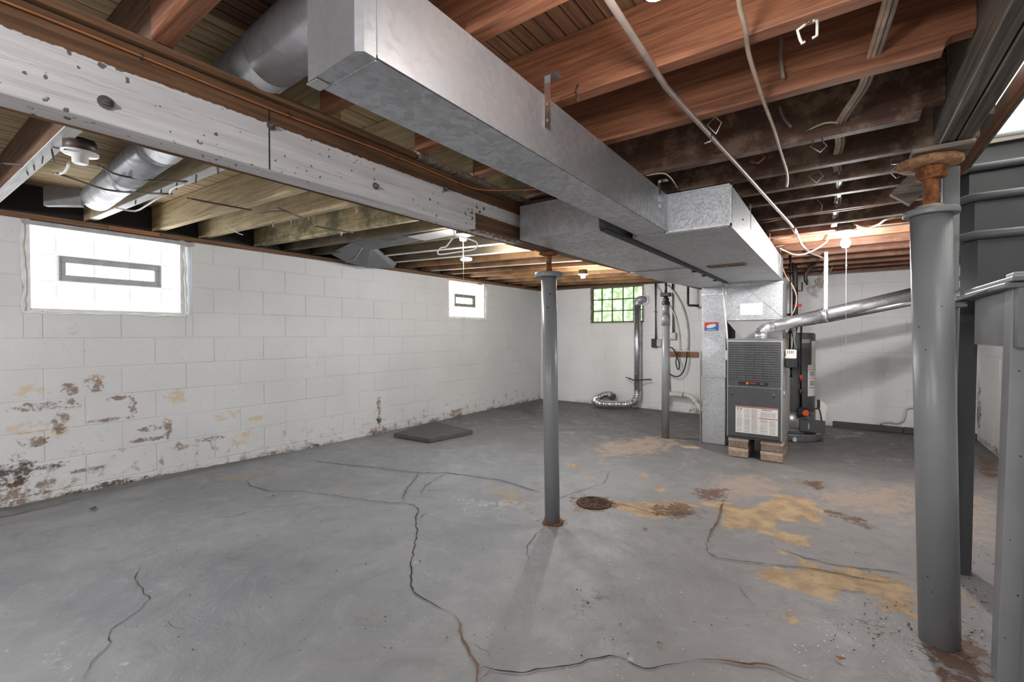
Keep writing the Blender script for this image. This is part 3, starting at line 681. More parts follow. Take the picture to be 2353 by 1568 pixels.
# ------------------------------------------------------------------ columns
def column(name, label, base, top, r, headr, jack_top, jr, boltplate=True, big=False):
    base, top = Vector(base), Vector(top); root = thing(name, label, 'column', base)
    ax = (top-base).normalized()
    C1('pipe', base+Vector((0, 0, .002)), top, r, M['post'], root, n=32)
    C1('cap_plate', top, top+Vector((0, 0, .028 if not big else .022)), headr, M['post'], root, n=28, bevel=.004)
    jt = Vector((top.x, top.y, jack_top))
    bm = NB(); n = 14; a = top+Vector((0, 0, .02)); pts = []; rad = []
    nn = 26
    for i in range(nn+1):
        pts.append(a.lerp(jt, i/nn)); rad.append(jr*(1+(.06 if i % 2 else -.06)))
    tube(bm, pts, jr, 14, radii=rad); obj('screw_jack', bm, M['rust'], root)
    return root, jt
lc, jt = column('support_column', 'slim grey painted steel column standing free under the white beam', (-1.40, 2.345, 0), (-1.418, 2.335, 1.462), .0445, .083, 1.59, .017)
bm = NB(); box(bm, (-1.46, 2.29, 1.592), (-1.375, 2.375, 1.61), .004); obj('bearing_plate', bm, M['rust'], lc)
bm = NB(); cyl(bm, (-1.418, 2.335, 1.49), (-1.418, 2.335, 1.52), .024, .017, 12); obj('jack_collar', bm, M['rust'], lc)
for z, a in ((1.36, .6), (1.28, -.55)):
    bm = NB(); d = Vector((math.sin(a)*1, -math.cos(a), 0)); p = Vector((-1.416, 2.336, z))+Vector((.5+a*.3, -.86, 0)).normalized()*.0432
    cyl(bm, p, p+Vector((.5, -.86, 0)).normalized()*.003, .0055, n=12); obj('pin_hole', bm, M['dark'], lc)
bm = NB(); rr = random.Random(2); prism(bm, [(-1.40+(.062+rr.uniform(-.012, .012))*math.cos(t), 2.345+(.062+rr.uniform(-.012, .012))*math.sin(t)) for t in [i*.35 for i in range(18)]], .0055, .012)
obj('rusted_foot', bm, M['rust'], lc)
rc, jt = column('support_column', 'large grey painted steel column in the right foreground with a rusty screw jack', (.29, 2.25, 0), (.252, 2.222, 1.545), .0585, .078, 1.735, .022, big=True)
bm = NB(); lathe(bm, (.25, 2.222, 0), [(.03, 1.555), (.04, 1.56), (.038, 1.583), (.028, 1.586)], 9); obj('jack_nut', bm, plain('scaled_metal', (.45, .38, .3), .8, .2, .35), rc)
bm = NB(); lathe(bm, (.252, 2.222, 0), [(.028, 1.675), (.042, 1.68), (.045, 1.715), (.04, 1.72)], 10); obj('jack_collar', bm, M['rust'], rc)
bm = NB(); rr = random.Random(8)
lathe(bm, (.245, 2.222, 0), [(.04, 1.7215), (.085, 1.722), (.093, 1.73), (.09, 1.745), (.05, 1.751)], 26)
for v in bm.verts: v.co.x += rr.uniform(-.003, .003); v.co.z += rr.uniform(-.0008, .0008)
obj('head_plate', bm, M['rustpale'], rc)
mc = thing('support_column', 'narrow grey column with a black screw head near the laundry wall, left of the furnace', 'column', (-1.555, 4.98, 0))
C1('pipe', (-1.555, 4.98, .002), (-1.55, 4.97, 1.24), .040, M['post'], mc, n=26)
C1('sleeve', (-1.55, 4.97, 1.22), (-1.55, 4.97, 1.33), .045, M['post'], mc, n=26)
C1('upper_pipe', (-1.55, 4.97, 1.33), (-1.55, 4.97, 1.44), .038, M['post'], mc, n=26)
bm = NB(); lathe(bm, (-1.55, 4.97, 0), [(.038, 1.44), (.042, 1.45), (.042, 1.475), (.028, 1.48), (.034, 1.49), (.034, 1.51), (.022, 1.515), (.022, 1.53)], 16); obj('jack_nut', bm, M['blackpipe'], mc)
B1('jack_head', (-1.60, 4.93, 1.53), (-1.50, 5.01, 1.57), M['blackpipe'], mc, .004)
C1('screw', (-1.55, 4.97, 1.57), (-1.55, 4.97, 1.68), .014, M['blackpipe'], mc, n=12)

# ------------------------------------------------------------------ ductwork
tk = thing('trunk_duct', 'long galvanized trunk duct hanging diagonally across the upper middle', 'duct', (-.76, .5, 1.615))
tx0, tx1, ty0, ty1, tz0, tz1 = -.848, -.677, .497, 2.238, 1.615, 1.792
bm = NB()
hexa(bm, [(tx0, ty0, tz0), (tx1-.016, ty0, tz0), (tx1-.016, ty0+.002, tz0), (tx0, ty0+.002, tz0), (tx0, ty0, tz1), (tx1-.016, ty0, tz1), (tx1-.016, ty0+.002, tz1), (tx0, ty0+.002, tz1)])
bm.free()
bm = NB(); prism(bm, [(tx0, ty0), (tx1-.014, ty0-.006), (tx1, ty0+.004), (tx1-.012, ty1), (tx0+.012, ty1)], tz0, tz1); obj('casing', bm, M['galv'], tk)
B1('seam', (tx1-.0005, ty0+.03, tz0), (tx1+.0015, ty0+.032, tz1), M['furnlight'], tk)
bm = NB(); hexa(bm, [(tx1-.002, ty0+.03, tz0), (tx1+.003, ty0+.03, tz0), (tx1-.009, ty1, tz0), (tx1-.014, ty1, tz0), (tx1-.002, ty0+.03, tz0+.006), (tx1+.003, ty0+.03, tz0+.006), (tx1-.009, ty1, tz0+.006), (tx1-.014, ty1, tz0+.006)])
obj('bottom_lip', bm, M['galv'], tk)
B1('end_lip', (tx0+.005, ty0+.03, tz0-.003), (tx1-.005, ty0+.033, tz0), M['galvold'], tk)
B1('corner_tab', (tx0-.004, ty0-.002, tz0-.005), (tx0+.03, ty0+.028, tz0-.001), M['alum'], tk, .001)
for (yy, zt) in ((1.11, 1.84), (2.10, 1.82)):     # hanger straps
    dx = -(yy-.5)/1.74*.012
    bm = NB(); xx = tx1+dx+.0012
    box(bm, (xx, yy-.016, 1.70), (xx+.0025, yy+.016, zt)); box(bm, (xx, yy-.016, zt), (xx+.04, yy+.016, zt+.0025))
    s = obj('hanger_strap', bm, M['alum'], tk)
    for zz in (1.725, 1.77): C1('screw', (xx+.0025, yy, zz), (xx+.005, yy, zz), .004, M['bolt'], s, n=8)
sp = thing('supply_plenum', 'wide galvanized supply duct with a slotted grille underneath, above the furnace', 'duct', (-.64, 3.4, 1.6))
bm = NB(); prism(bm, [(-.866, 2.24), (-.412, 2.24), (-.442, 4.76), (-.872, 4.76)], 1.607, 1.795); obj('casing', bm, M['galvold'], sp)
B1('front_collar', (-.70, 2.232, 1.612), (-.408, 2.2395, 1.79), M['galvold'], sp, .002)
bm = NB(); 
for a, b in (((-.702, 2.226, 1.609), (-.406, 2.2315, 1.617)), ((-.702, 2.226, 1.786), (-.406, 2.2315, 1.794)), ((-.704, 2.226, 1.609), (-.698, 2.2315, 1.794)), ((-.412, 2.226, 1.609), (-.406, 2.2315, 1.794))): box(bm, a, b)
obj('drive_cleat', bm, M['galv'], sp)
B1('side_cleat', (-.4255, 2.25, 1.607), (-.408, 2.262, 1.795), M['galv'], sp); B1('seam', (-.866, 2.42, 1.604), (-.42, 2.426, 1.607), M['galvold'], sp)
g = B1('grille', (-.79, 3.44, 1.600), (-.545, 3.54, 1.606), M['rustpale'], sp, .002)
B1('slot', (-.78, 3.455, 1.5985), (-.675, 3.525, 1.5999), M['dark'], g); B1('slot', (-.66, 3.455, 1.5985), (-.555, 3.525, 1.5999), M['dark'], g)
for yy, zt in ((2.83, 1.84), (3.72, 1.84), (4.5, 1.84)):
    xx = -.415-(yy-2.24)/2.38*.023; B1('hanger_strap', (xx, yy-.012, 1.70), (xx+.0025, yy+.012, zt), M['alum'], sp)
sc_ = C1('screw', (-.415, 2.56, 1.70), (-.411, 2.56, 1.70), .004, M['dark'], sp, n=8)
rd = thing('return_duct', 'low grey return duct beside the white beam, running back to the standing drop box', 'duct', (-1.1, 3, 1.6))
B1('front_section', (-1.345, 1.93, 1.607), (-.905, 3.45, 1.78), M['galv'], rd, .002)
bm = NB(); prism(bm, [(-1.345, 3.453), (-.905, 3.453), (-.905, 4.97), (-1.2, 4.97), (-1.33, 4.3)], 1.602, 1.79); obj('rear_section', bm, M['galv'], rd)
B1('seam', (-1.345, 3.44, 1.600), (-.905, 3.455, 1.6045), M['galvold'], rd)
B1('seam', (-.9045, 1.94, 1.596), (-.869, 4.6, 1.606), M['dark'], rd)
for yy in (3.6, 3.9, 4.3): B1('clip', (-.93, yy, 1.590), (-.90, yy+.02, 1.600), M['dark'], rd)
dp = thing('return_drop', 'tall narrow galvanized drop box standing on the floor left of the furnace', 'duct', (-1.07, 5.1, 0))
B1('upper_casing', (-1.185, 4.98, .70), (-.955, 5.45, 1.601), M['galvold'], dp, .002)
B1('lower_casing', (-1.18, 4.985, .004), (-.96, 5.45, .688), M['galvold'], dp, .002)
B1('flange', (-1.19, 4.97, .688), (-.95, 5.45, .70), M['galv'], dp, .001)
B1('top_collar', (-1.187, 4.972, 1.52), (-.952, 4.98, 1.54), M['galv'], dp, .001)
B1('edge_angle', (-1.197, 4.965, .0), (-1.187, 4.98, .95), plain('raw_edge', (.3, .26, .22), .6), dp)
B1('side_duct', (-.9545, 5.04, .25), (-.872, 5.3, .56), M['galv'], dp, .002)
# energy sticker: red, blue, white oval
sx0, sx1, sz0, sz1, sy = -1.158, -1.025, 1.16, 1.245, 4.9785
st = B1('sticker', (sx0, sy-.0006, sz0), (sx1, sy, sz1), plain('blue_print', (.03, .1, .42), .4, 0, .05), dp, label='red and blue sticker with a white oval')
def flat(name, poly, y, m, par, th=.0006):
    bm = NB(); A = [bm.verts.new((a, y, b)) for a, b in poly]; Bv = [bm.verts.new((a, y-th, b)) for a, b in poly]; n = len(poly)
    bm.faces.new(A); bm.faces.new(Bv[::-1])
    for i in range(n): bm.faces.new((A[i], A[(i+1) % n], Bv[(i+1) % n], Bv[i]))
    return obj(name, bm, m, par)
flat('red_field', [(sx0, sz1), (sx1, sz1), (sx1, sz1-.02), (-1.08, sz1-.02), (-1.12, sz1-.04), (-1.14, sz1-.062), (sx0, sz1-.062)], sy-.0006, plain('red_print', (.5, .03, .03), .4), st)
flat('white_oval', [(-1.092+.047*math.cos(t)+.006*math.sin(t), 1.207+.02*math.sin(t)+.006*math.cos(t)) for t in [i*math.pi/10 for i in range(20)]], sy-.0012, M['white'], st)
flat('light_blue_band', [(-1.14, sz0+.005), (-1.05, sz0+.006), (-1.05, sz0+.018), (-1.13, sz0+.018)], sy-.0012, plain('light_blue_print', (.2, .45, .85), .4), st)

# round duct through the bay, over the beam
rdm = galv('round_duct_metal', .45, 10, .5, .35)
ro = thing('round_duct', 'round galvanized branch duct crossing over the white beam towards the left window', 'duct', (-2, .7, 1.9))
A0, A1 = Vector((-.85, .645, 1.79)), Vector((-1.18, .652, 1.885))
C1('near_pipe', (-.70, .63, 1.897), (-1.30, .658, 1.902), .079, rdm, ro, n=36); C1('take_off', (-.762, .634, 1.79), (-.762, .634, 1.90), .072, rdm, ro, n=30)
C1('middle_pipe', (-1.22, .655, 1.901), (-2.35, .715, 1.925), .077, rdm, ro, n=36)
C1('far_pipe', (-2.33, .714, 1.925), (-3.62, .778, 1.945), .075, rdm, ro, n=36)
for f in (0, .012, .45, .462):
    p = Vector((-2.33, .714, 1.925)).lerp(Vector((-3.55, .775, 1.945)), f+.01); q = Vector((-2.33, .714, 1.925)).lerp(Vector((-3.55, .775, 1.945)), f+.016)
    C1('crimp_ring', p, q, .0785, rdm, ro, n=36)
bm = NB(); hexa(bm, [(-3.95, .60, 1.915), (-3.62, .705, 1.885), (-3.62, .72, 1.875), (-3.95, .62, 1.91), (-3.95, .60, 2.03), (-3.62, .705, 1.98), (-3.62, .72, 1.99), (-3.95, .62, 2.04)]); obj('end_boot', bm, plain('dull_boot', (.22, .22, .22), .6, .2), ro)
# low flat duct boot at the left wall
ld = thing('duct_boot', 'dull grey boot shaped duct at the top of the left wall between the joists', 'duct', (-3.9, 3, 1.85))
P = [(-4.24, 2.60), (-3.0, 2.46), (-2.95, 2.72), (-4.24, 3.35)]
bm = NB(); hexa(bm, [(-4.24, 2.66, 1.93), (-3.45, 2.42, 1.90), (-3.5, 2.62, 1.90), (-4.24, 3.1, 1.93), (-4.24, 2.66, 2.02), (-3.45, 2.42, 2.02), (-3.5, 2.62, 2.02), (-4.24, 3.1, 2.02)]); bm.free()
pts = [hit(765, 580, 0, -4.2), hit(800, 605, 0, -4.15), hit(845, 618, 0, -4.1), hit(905, 607, 0, -4.1), hit(912, 590, 0, -4.1)]
bm = NB()
A = [bm.verts.new(p) for p in ((-4.2, 2.68, 1.945), (-4.16, 2.84, 1.875), (-4.1, 3.05, 1.835), (-4.1, 3.40, 1.872), (-4.1, 3.45, 1.93))]
Bv = [bm.verts.new(p) for p in ((-3.45, 2.42, 1.93), (-3.45, 2.52, 1.895), (-3.45, 2.60, 1.885), (-3.45, 2.635, 1.893), (-3.45, 2.64, 1.93))]
C_ = [bm.verts.new(p) for p in ((-2.5, 2.42, 1.93), (-2.5, 2.45, 1.895), (-2.5, 2.55, 1.888), (-2.5, 2.60, 1.895), (-2.5, 2.605, 1.93))]
for a, b in ((A, Bv), (Bv, C_)):
    for i in range(4): bm.faces.new((a[i], a[i+1], b[i+1], b[i]))
    bm.faces.new((a[4], a[0], b[0], b[4]))
bm.faces.new(A); bm.faces.new(C_[::-1]); obj('casing', bm, plain('dull_duct', (.15, .155, .165), .6, .2), ld)
T1('rolled_edge', [(-4.16, 2.84, 1.873), (-3.9, 2.76, 1.868), (-3.45, 2.52, 1.892)], .004, M['galvold'], ld, 6)

# ------------------------------------------------------------------ furnace on its blocks
fu = thing('furnace', 'dark grey gas furnace with a louvered upper door, raised on pavers', 'furnace', (-.64, 4.9, .175))
fx0, fx1, fy = -.868, -.425, 4.575
B1('cabinet', (fx0, fy+.012, .178), (fx1, 5.28, 1.075), M['furnlight'], fu, .004)
ud = B1('upper_door', (fx0+.012, fy-.012, .655), (fx1-.012, fy+.012, 1.055), M['furn'], fu, .004)
ldr = B1('lower_door', (fx0+.012, fy-.014, .195), (fx1-.012, fy+.012, .645), M['furn'], fu, .005)
bm = NB(); box(bm, (0, -.002, 0), (.054, .008, .009), .002); lm = bpy.data.meshes.new('louver'); bm.to_mesh(lm); bm.free(); lm.materials.append(plain('louver_grey', (.115, .12, .126), .35, .2))
for i in range(6):
    for j in range(16):
        o = bpy.data.objects.new('louver', lm); COL.objects.link(o); o.parent = ud
        o.location = (fx0+.028+i*.0675, fy-.0175, .715+j*.0208)-parent_off(ud) if False else Vector((fx0+.028+i*.0665, fy-.0175, .715+j*.0208))-parent_off(ud)
bd = thing('x', 'x', 'x', (0, 0, 0)); bpy.data.objects.remove(bd)
bm = NB(); box(bm, (-.765, fy-.018, .672), (-.53, fy-.0125, .696), .004); bdg = obj('badge', bm, M['black'], ud, label='black oval badge with a red emblem')
C1('emblem', (-.695, fy-.018, .684), (-.695, fy-.0195, .684), .011, M['orange'], bdg, n=16)
def text(s, loc, size, m, par, rot=(math.pi/2, 0, 0), name='lettering'):
    c = bpy.data.curves.new(name, 'FONT'); c.body = s; c.size = size; c.extrude = .0004; c.materials.append(m)
    t = bpy.data.objects.new(name, c); COL.objects.link(t); bpy.context.view_layer.update()
    me = bpy.data.meshes.new_from_object(t); bpy.data.objects.remove(t)
    o = bpy.data.objects.new(name, me); COL.objects.link(o); o.rotation_euler = rot; o.parent = par; o.location = Vector(loc)-parent_off(par)
    return o
text('TRANE', (-.678, fy-.019, .6785), .0165, M['orange'], bdg)
text('XR 80', (-.592, fy-.019, .680), .010, M['white'], bdg)
for xx in (-.815, -.487):
    l = B1('latch', (xx-.008, fy-.024, .585), (xx+.008, fy-.014, .60), M['bolt'], fu, .002); B1('latch_tab', (xx-.004, fy-.022, .572), (xx+.003, fy-.0145, .585), M['black'], l)
sh = B1('instruction_sheet', (-.79, fy-.0155, .235), (-.455, fy-.0142, .475), M['paper'], fu, label='white instruction sheet with grey text columns')
redp = plain('brick_red_print', (.42, .1, .06), .6)
B1('red_strip', (-.788, fy-.0162, .464), (-.457, fy-.0156, .4735), redp, sh); B1('red_strip', (-.60, fy-.0162, .375), (-.457, fy-.0156, .382), redp, sh)
bm = NB(); rr = random.Random(5)
for ci, (a, b, zt) in enumerate(((-.78, -.73, .44), (-.722, -.67, .455), (-.66, -.61, .455), (-.59, -.465, .435), (-.59, -.53, .365), (-.52, -.465, .365))):
    z = zt
    while z > (.39 if ci == 3 else .245):
        if rr.random() > .12: box(bm, (a, fy-.0158, z-.0035), (b-rr.uniform(0, .012), fy-.0155, z))
        z -= .0065
obj('text_lines', bm, plain('grey_print', (.42, .41, .4), .7), sh, kind='stuff')
text('WARNING', (-.58, fy-.016, .447), .0165, M['black'], sh)
flat('warning_triangle', [(-.778, .447), (-.762, .447), (-.770, .461)], fy-.0156, M['black'], sh); flat('warning_triangle', [(-.752, .447), (-.736, .447), (-.744, .461)], fy-.0156, M['black'], sh)
B1('bottom_rail', (fx0+.003, fy-.01, .18), (fx1-.003, fy+.012, .193), M['furn'], fu, .003)
B1('top_flange', (fx0-.004, fy-.004, 1.075), (fx1+.004, 5.28, 1.081), M['furnlight'], fu, .002)
bm = NB(); cyl(bm, (fx1, 4.72, .59), (fx1+.008, 4.72, .59), .03, n=18); obj('knockout_plate', bm, M['furnlight'], fu)
fp = thing('furnace_plenum', 'upright galvanized plenum on top of the furnace with a blank paper taped on it', 'duct', (-.65, 4.9, 1.08))
B1('upper_casing', (-.912, 4.755, 1.27), (-.442, 5.15, 1.603), M['galvold'], fp, .002)
B1('upper_cleat', (-.915, 4.748, 1.575), (-.438, 4.7545, 1.60), M['galv'], fp)
B1('waist_cleat', (-.918, 4.746, 1.256), (-.435, 5.15, 1.27), M['galv'], fp, .001)
bm = NB(); hexa(bm, [(-.78, 4.80, 1.083), (-.448, 4.80, 1.083), (-.448, 5.1, 1.082), (-.78, 5.1, 1.083), (-.912, 4.765, 1.2555), (-.442, 4.765, 1.2555), (-.442, 5.1, 1.2555), (-.912, 5.1, 1.2555)]); obj('lower_transition', bm, M['furnlight'], fp)
for a, b in (((-.908, 1.275), (-.61, 1.57)), ((-.75, 1.57), (-.447, 1.275))):
    T1('cross_break', [(a[0], 4.7545, a[1]), (b[0], 4.7545, b[1])], .0018, M['galv'], fp, 5)
B1('paper_sheet', (-.79, 4.7515, 1.30), (-.60, 4.7528, 1.41), M['paper'], fp, label='blank white paper sheet')
B1('gap_shade', (-.953, 5.1, .6), (-.893, 5.12, 1.25), M['dark'], fp)  # black strip painting the shade between drop box and plenum
for (a0, a1, h, m, lab) in ((-.853, -.692, (.002, .088), 'paver', 'tan concrete paver under the left front of the furnace, bottom of its stack'), (-.853, -.690, (.089, .176), 'paverdark', 'brown paver directly under the left front corner of the furnace'),
      (-.592, -.42, (.002, .088), 'paver', 'tan concrete paver under the right front of the furnace, bottom of its stack'), (-.59, -.418, (.089, .176), 'paverdark', 'brown paver directly under the right front corner of the furnace')):
    p = B1('paver', (a0, 4.58, h[0]), (a1, 4.98, h[1]), M[m], None, .006, label=lab, cat='paver'); p['group'] = 'pavers under the furnace'
    B1('top_crust', (a0-.0006, 4.5793, h[1]-.028), (a1+.0006, 4.7, h[1]-.004), plain('pale_paver', (.5, .4, .31), .9, 0, .2), p)
# flue
fl = thing('flue_pipe', 'shiny metal vent pipe rising from the furnace elbow across to the right wall', 'vent pipe', (-.6, 4.7, 1.08))
F0, F1, F2 = Vector((-.60, 4.645, 1.082)), Vector((-.60, 4.645, 1.135)), Vector((-.49, 4.675, 1.195))
F3, F4 = Vector((.47, 5.2, 1.465)), Vector((1.12, 5.52, 1.65))
C1('base_collar', F0, F1, .052, M['flue'], fl, n=28)
bm = NB(); E = [F1, F1+Vector((.004, .002, .012)), F1+Vector((.025, .012, .035)), F1+Vector((.06, .03, .052)), F2]; tube(bm, E, .053, 24); 
for f in bm.faces: f.smooth = False
obj('elbow', bm, M['flue'], fl)
C1('first_length', F2-(F3-F2)*.02, F2.lerp(F3, .36), .054, M['flue'], fl, n=28); C1('joint_collar', F2.lerp(F3, .33), F2.lerp(F3, .37), .0565, M['flue'], fl, n=28)
C1('second_length', F2.lerp(F3, .35), F3, .052, M['flue'], fl, n=28); C1('third_length', F3, F4, .053, M['flue'], fl, n=28)
hs = thing('hanger_strap', 'long white metal strap holding up the furnace vent pipe from the joists', 'strap', (-.17, 4.92, 1.85))
p = F2.lerp(F3, .36); B1('strap', (p.x+.005, p.y-.02, p.z-.045), (p.x+.031, p.y-.017, 1.838), M['strap'], hs); 
T1('pipe_loop', [(p.x+.018, p.y+.056*math.sin(t), p.z+.056*math.cos(t)) for t in [i*math.pi/8 for i in range(17)]], .003, M['strap'], hs, 5)
f2 = thing('vent_pipe', 'thinner shiny vent pipe from the water heater, meeting the furnace vent near the big column', 'vent pipe', (-.4, 5.7, 1.15))
C1('length', (-.12, 5.72, 1.28), (1.12, 5.80, 1.56), .037, M['alum'], f2, n=20); C1('riser', (-.46, 5.86, 1.135), (-.46, 5.86, 1.20), .037, M['alum'], f2, n=20)
T1('elbow', [(-.46, 5.86, 1.20), (-.45, 5.85, 1.22), (-.40, 5.82, 1.235), (-.12, 5.72, 1.28)], .037, M['alum'], f2, 20, 3)

# ------------------------------------------------------------------ water heater
wc = Vector((-.475, 5.86, 0))
wh = thing('water_heater', 'dark grey cylindrical water heater standing in a metal pan behind the furnace', 'water heater', wc+Vector((0, 0, .05)))
bm = NB(); lathe(bm, wc, [(.232, .10), (.235, .105), (.235, 1.12), (.225, 1.135), (.05, 1.14)], 44); obj('tank', bm, M['wh'], wh)
bm = NB(); lathe(bm, wc, [(.24, .13), (.2405, .30), (.236, .301)], 44, False); obj('lower_band', bm, plain('heater_band', (.16, .163, .168), .3, .4), wh)
bm = NB(); lathe(bm, wc, [(.225, .03), (.245, .035), (.245, .12), (.236, .128)], 44); obj('base_ring', bm, M['wh'], wh)
def on_tank(name, a0, a1, z0, z1, m, r=.2365, par=None, **k):
    bm = NB(); n = 8; V = []
    for i in range(n+1):
        a = math.radians(a0+(a1-a0)*i/n); V.append((bm.verts.new(wc+Vector((r*math.cos(a), r*math.sin(a), z0))), bm.verts.new(wc+Vector((r*math.cos(a), r*math.sin(a), z1)))))
    for A, Bv in zip(V, V[1:]): bm.faces.new((A[0], Bv[0], Bv[1], A[1]))
    return obj(name, bm, m, par or wh, **k)
s1 = on_tank('warning_label', -42, -8, .47, .80, M['paper'], .2368); s2 = on_tank('rating_label', -30, -5, .80, 1.05, M['paper'], .2368)
for z in (.555, .655, .745): on_tank('red_strip', -40, -12, z, z+.006, redp, .2374, s1)
for z in (.58, .675): on_tank('pictogram', -36, -18, z, z+.055, plain('pictogram_grey', (.35, .33, .32), .6), .2374, s1)
on_tank('rating_plate', -60, -35, 1.03, 1.07, plain('rating_plate', (.25, .25, .25), .4), .2368)
vx = wc+Vector((.13, -.205, 0))
B1('gas_valve', (vx.x-.04, vx.y-.06, .27), (vx.x+.03, vx.y-.01, .36), M['black'], wh, .008)
C1('control_knob', (vx.x+.035, vx.y-.045, .315), (vx.x+.035, vx.y-.085, .31), .027, M['orange'], wh, n=20)
B1('access_cover', (vx.x-.02, vx.y-.025, .11), (vx.x+.20, vx.y+.02, .235), M['wh'], wh, .004)
B1('cover_label', (vx.x+.055, vx.y-.0265, .14), (vx.x+.066, vx.y-.0255, .20), M['cable'], wh)
bm = NB(); box(bm, (vx.x+.13, vx.y-.03, .36), (vx.x+.155, vx.y, .45), .004); obj('bracket', bm, M['black'], wh)
bm = NB(); hexa(bm, [(vx.x+.16, vx.y-.02, .24), (vx.x+.20, vx.y-.02, .24), (vx.x+.20, vx.y, .24), (vx.x+.16, vx.y, .24), (vx.x+.16, vx.y-.02, .45), (vx.x+.215, vx.y-.02, .40), (vx.x+.215, vx.y, .40), (vx.x+.16, vx.y, .45)]); obj('vapour_sensor', bm, M['white'], wh)
T1('gas_tube', [(vx.x+.03, vx.y-.03, .35), (vx.x+.1, vx.y-.03, .355), (vx.x+.15, vx.y-.02, .35), (vx.x+.17, vx.y-.02, .24)], .008, M['brownpipe'], wh, 8, 3)
pan = thing('drain_pan', 'shallow round metal drain pan on the floor under the water heater', 'pan', wc)
bm = NB(); lathe(bm, wc, [(.02, .004), (.285, .004), (.292, .008), (.297, .072), (.302, .076), (.297, .078), (.288, .012), (.02, .010)], 48, False); obj('pan', bm, M['galv'], pan)
C1('drain_stub', wc+Vector((.07, -.285, .035)), wc+Vector((.075, -.335, .03)), .020, M['pvc'], pan, n=16)
bm = NB(); q = []
B1('pan_label', (wc.x-.10, wc.y-.2965, .022), (wc.x+.0, wc.y-.288, .058), M['paper'], pan)
# pipes beside the plenum and the heater
def pipe(name, pts, r, m, label, cat='pipe', smooth=0, n=10, **k): return T1(name, pts, r, M[m], None, n, smooth, label=label, cat=cat, **k)
pipe('gas_pipe', [(vx.x-.01, vx.y-.035, .365), (vx.x-.01, vx.y-.035, 1.28), (vx.x-.01, vx.y-.035, 1.30), (vx.x-.05, vx.y-.035, 1.325), (-.55, vx.y-.035, 1.33)], .013, 'blackpipe', 'slim black gas pipe dropping down the front of the water heater')
C1('shutoff_handle', (vx.x-.01, vx.y-.05, .70), (vx.x-.01, vx.y-.05, .64), .014, M['redpaint'], None, label='small red shutoff handle on the slim gas pipe by the water heater', cat='valve')
C1('pipe_collar', (vx.x-.01, vx.y-.035, .50), (vx.x-.01, vx.y-.035, .55), .018, M['brownpipe'], None, label='rusty brown collar low on the gas pipe above the orange knob', cat='fitting')
pipe('water_pipe', [(-.415, 5.62, .95), (-.405, 5.60, 1.2), (-.41, 5.60, 1.75), (-.42, 5.60, 1.86)], .024, 'blackpipe', 'thick black water pipe standing between plenum and strap')
pipe('water_pipe', [(-.30, 5.5, 1.62), (-.315, 5.5, 1.72), (-.27, 5.52, 1.80), (-.22, 5.55, 1.86)], .018, 'blackpipe', 'short bent black pipe below the joists right of the plenum', smooth=3)
pipe('water_pipe', [(-.405, 5.0, .95), (-.405, 5.0, 1.86)], .011, 'brownpipe', 'rusty brown pipe rising along the right side of the furnace plenum')
pipe('water_pipe', [(-.388, 5.06, 1.1), (-.388, 5.06, 1.80)], .007, 'brownpipe', 'thin brown pipe just behind the rusty pipe at the furnace plenum')
pipe('pipe_tee', [(-.405, 5.2, 1.545), (-.36, 5.25, 1.545), (-.33, 5.3, 1.545), (-.33, 5.3, 1.63)], .008, 'brownpipe', 'small brown pipe loop bridging the pipes right of the plenum')
C1('red_elbow', hit(1822, 703, 1, 5.55), hit(1842, 702, 1, 5.55), .012, M['redpaint'], None, label='red painted pipe elbow above the vent pipe, left of the strap', cat='fitting')
# gas control with white cover on the furnace side
gv = thing('pump_box', 'small black box with a white cover on the right side of the furnace', 'box', (-.37, 4.75, .85))
B1('cover', (-.419, 4.70, .905), (-.335, 4.80, .985), M['white'], gv, .006); B1('housing', (-.419, 4.70, .825), (-.335, 4.80, .903), M['black'], gv, .006)
bm = NB()
for i in range(4): box(bm, (-.40+i*.014, 4.698, .95), (-.396+i*.014, 4.70, .978))
obj('cover_slots', bm, M['dark'], gv)
T1('outlet', [(-.375, 4.75, .825), (-.375, 4.75, .74)], .013, M['black'], gv)
pipe('brass_pipe', [(-.412, 4.66, .93), (-.412, 4.66, 1.07)], .006, 'brass', 'short golden brass pipe at the top right edge of the furnace')
pipe('foam_pipe', [(-.36, 4.95, .99), (-.37, 4.97, 1.12), (-.375, 5.0, 1.22)], .016, 'cablewhite', 'white wrapped pipe rising behind the furnace cover box')
# thermostat wire bundle next to the plenum, tan cable loops
def px(pts, ax, v): return [hit(x, y, ax, v) for x, y in pts]
pipe('cable', px([(1797,612),(1806,635),(1820,655),(1830,680),(1828,705),(1817,728)], 1, 5.0), .006, 'cable', 'tan cable hanging in a wave right of the furnace plenum', 'cable', 3)
pipe('cable', px([(1908,540),(1895,560),(1860,580),(1830,586),(1800,575),(1792,570)], 1, 4.2), .005, 'cable', 'tan cable swagging from the glowing bulb fixture to the plenum', 'cable', 4)
pipe('cable', px([(1905,552),(1850,548),(1810,560),(1780,568)], 1, 4.5), .006, 'cable', 'pale cable running flat along the lit joists toward the plenum', 'cable', 4)
pipe('cable', px([(1965,517),(1995,522),(2020,515),(2035,505),(2060,500),(2095,497)], 2, 1.832), .006, 'cable', 'brown cable waving from the bulb fixture toward the big column', 'cable', 4)
pipe('cable', px([(1835,560),(1855,578),(1885,590),(1905,600)], 1, 4.9), .008, 'cabledark', 'grey cable end sagging below the conduit elbow', 'cable', 3)
pipe('wire_tangle', [hit(1900, 600, 1, 6.0)+Vector((0, 0, .12))]+px([(1900,600),(1895,618),(1880,660),(1900,635),(1912,615),(1908,595),(1895,605),(1905,620),(1885,640),(1872,645),(1878,655),(1890,662),(1880,640)], 1, 6.0), .006, 'cabledark', 'tangle of loose old wires at the top of the back wall', 'wire', 3)

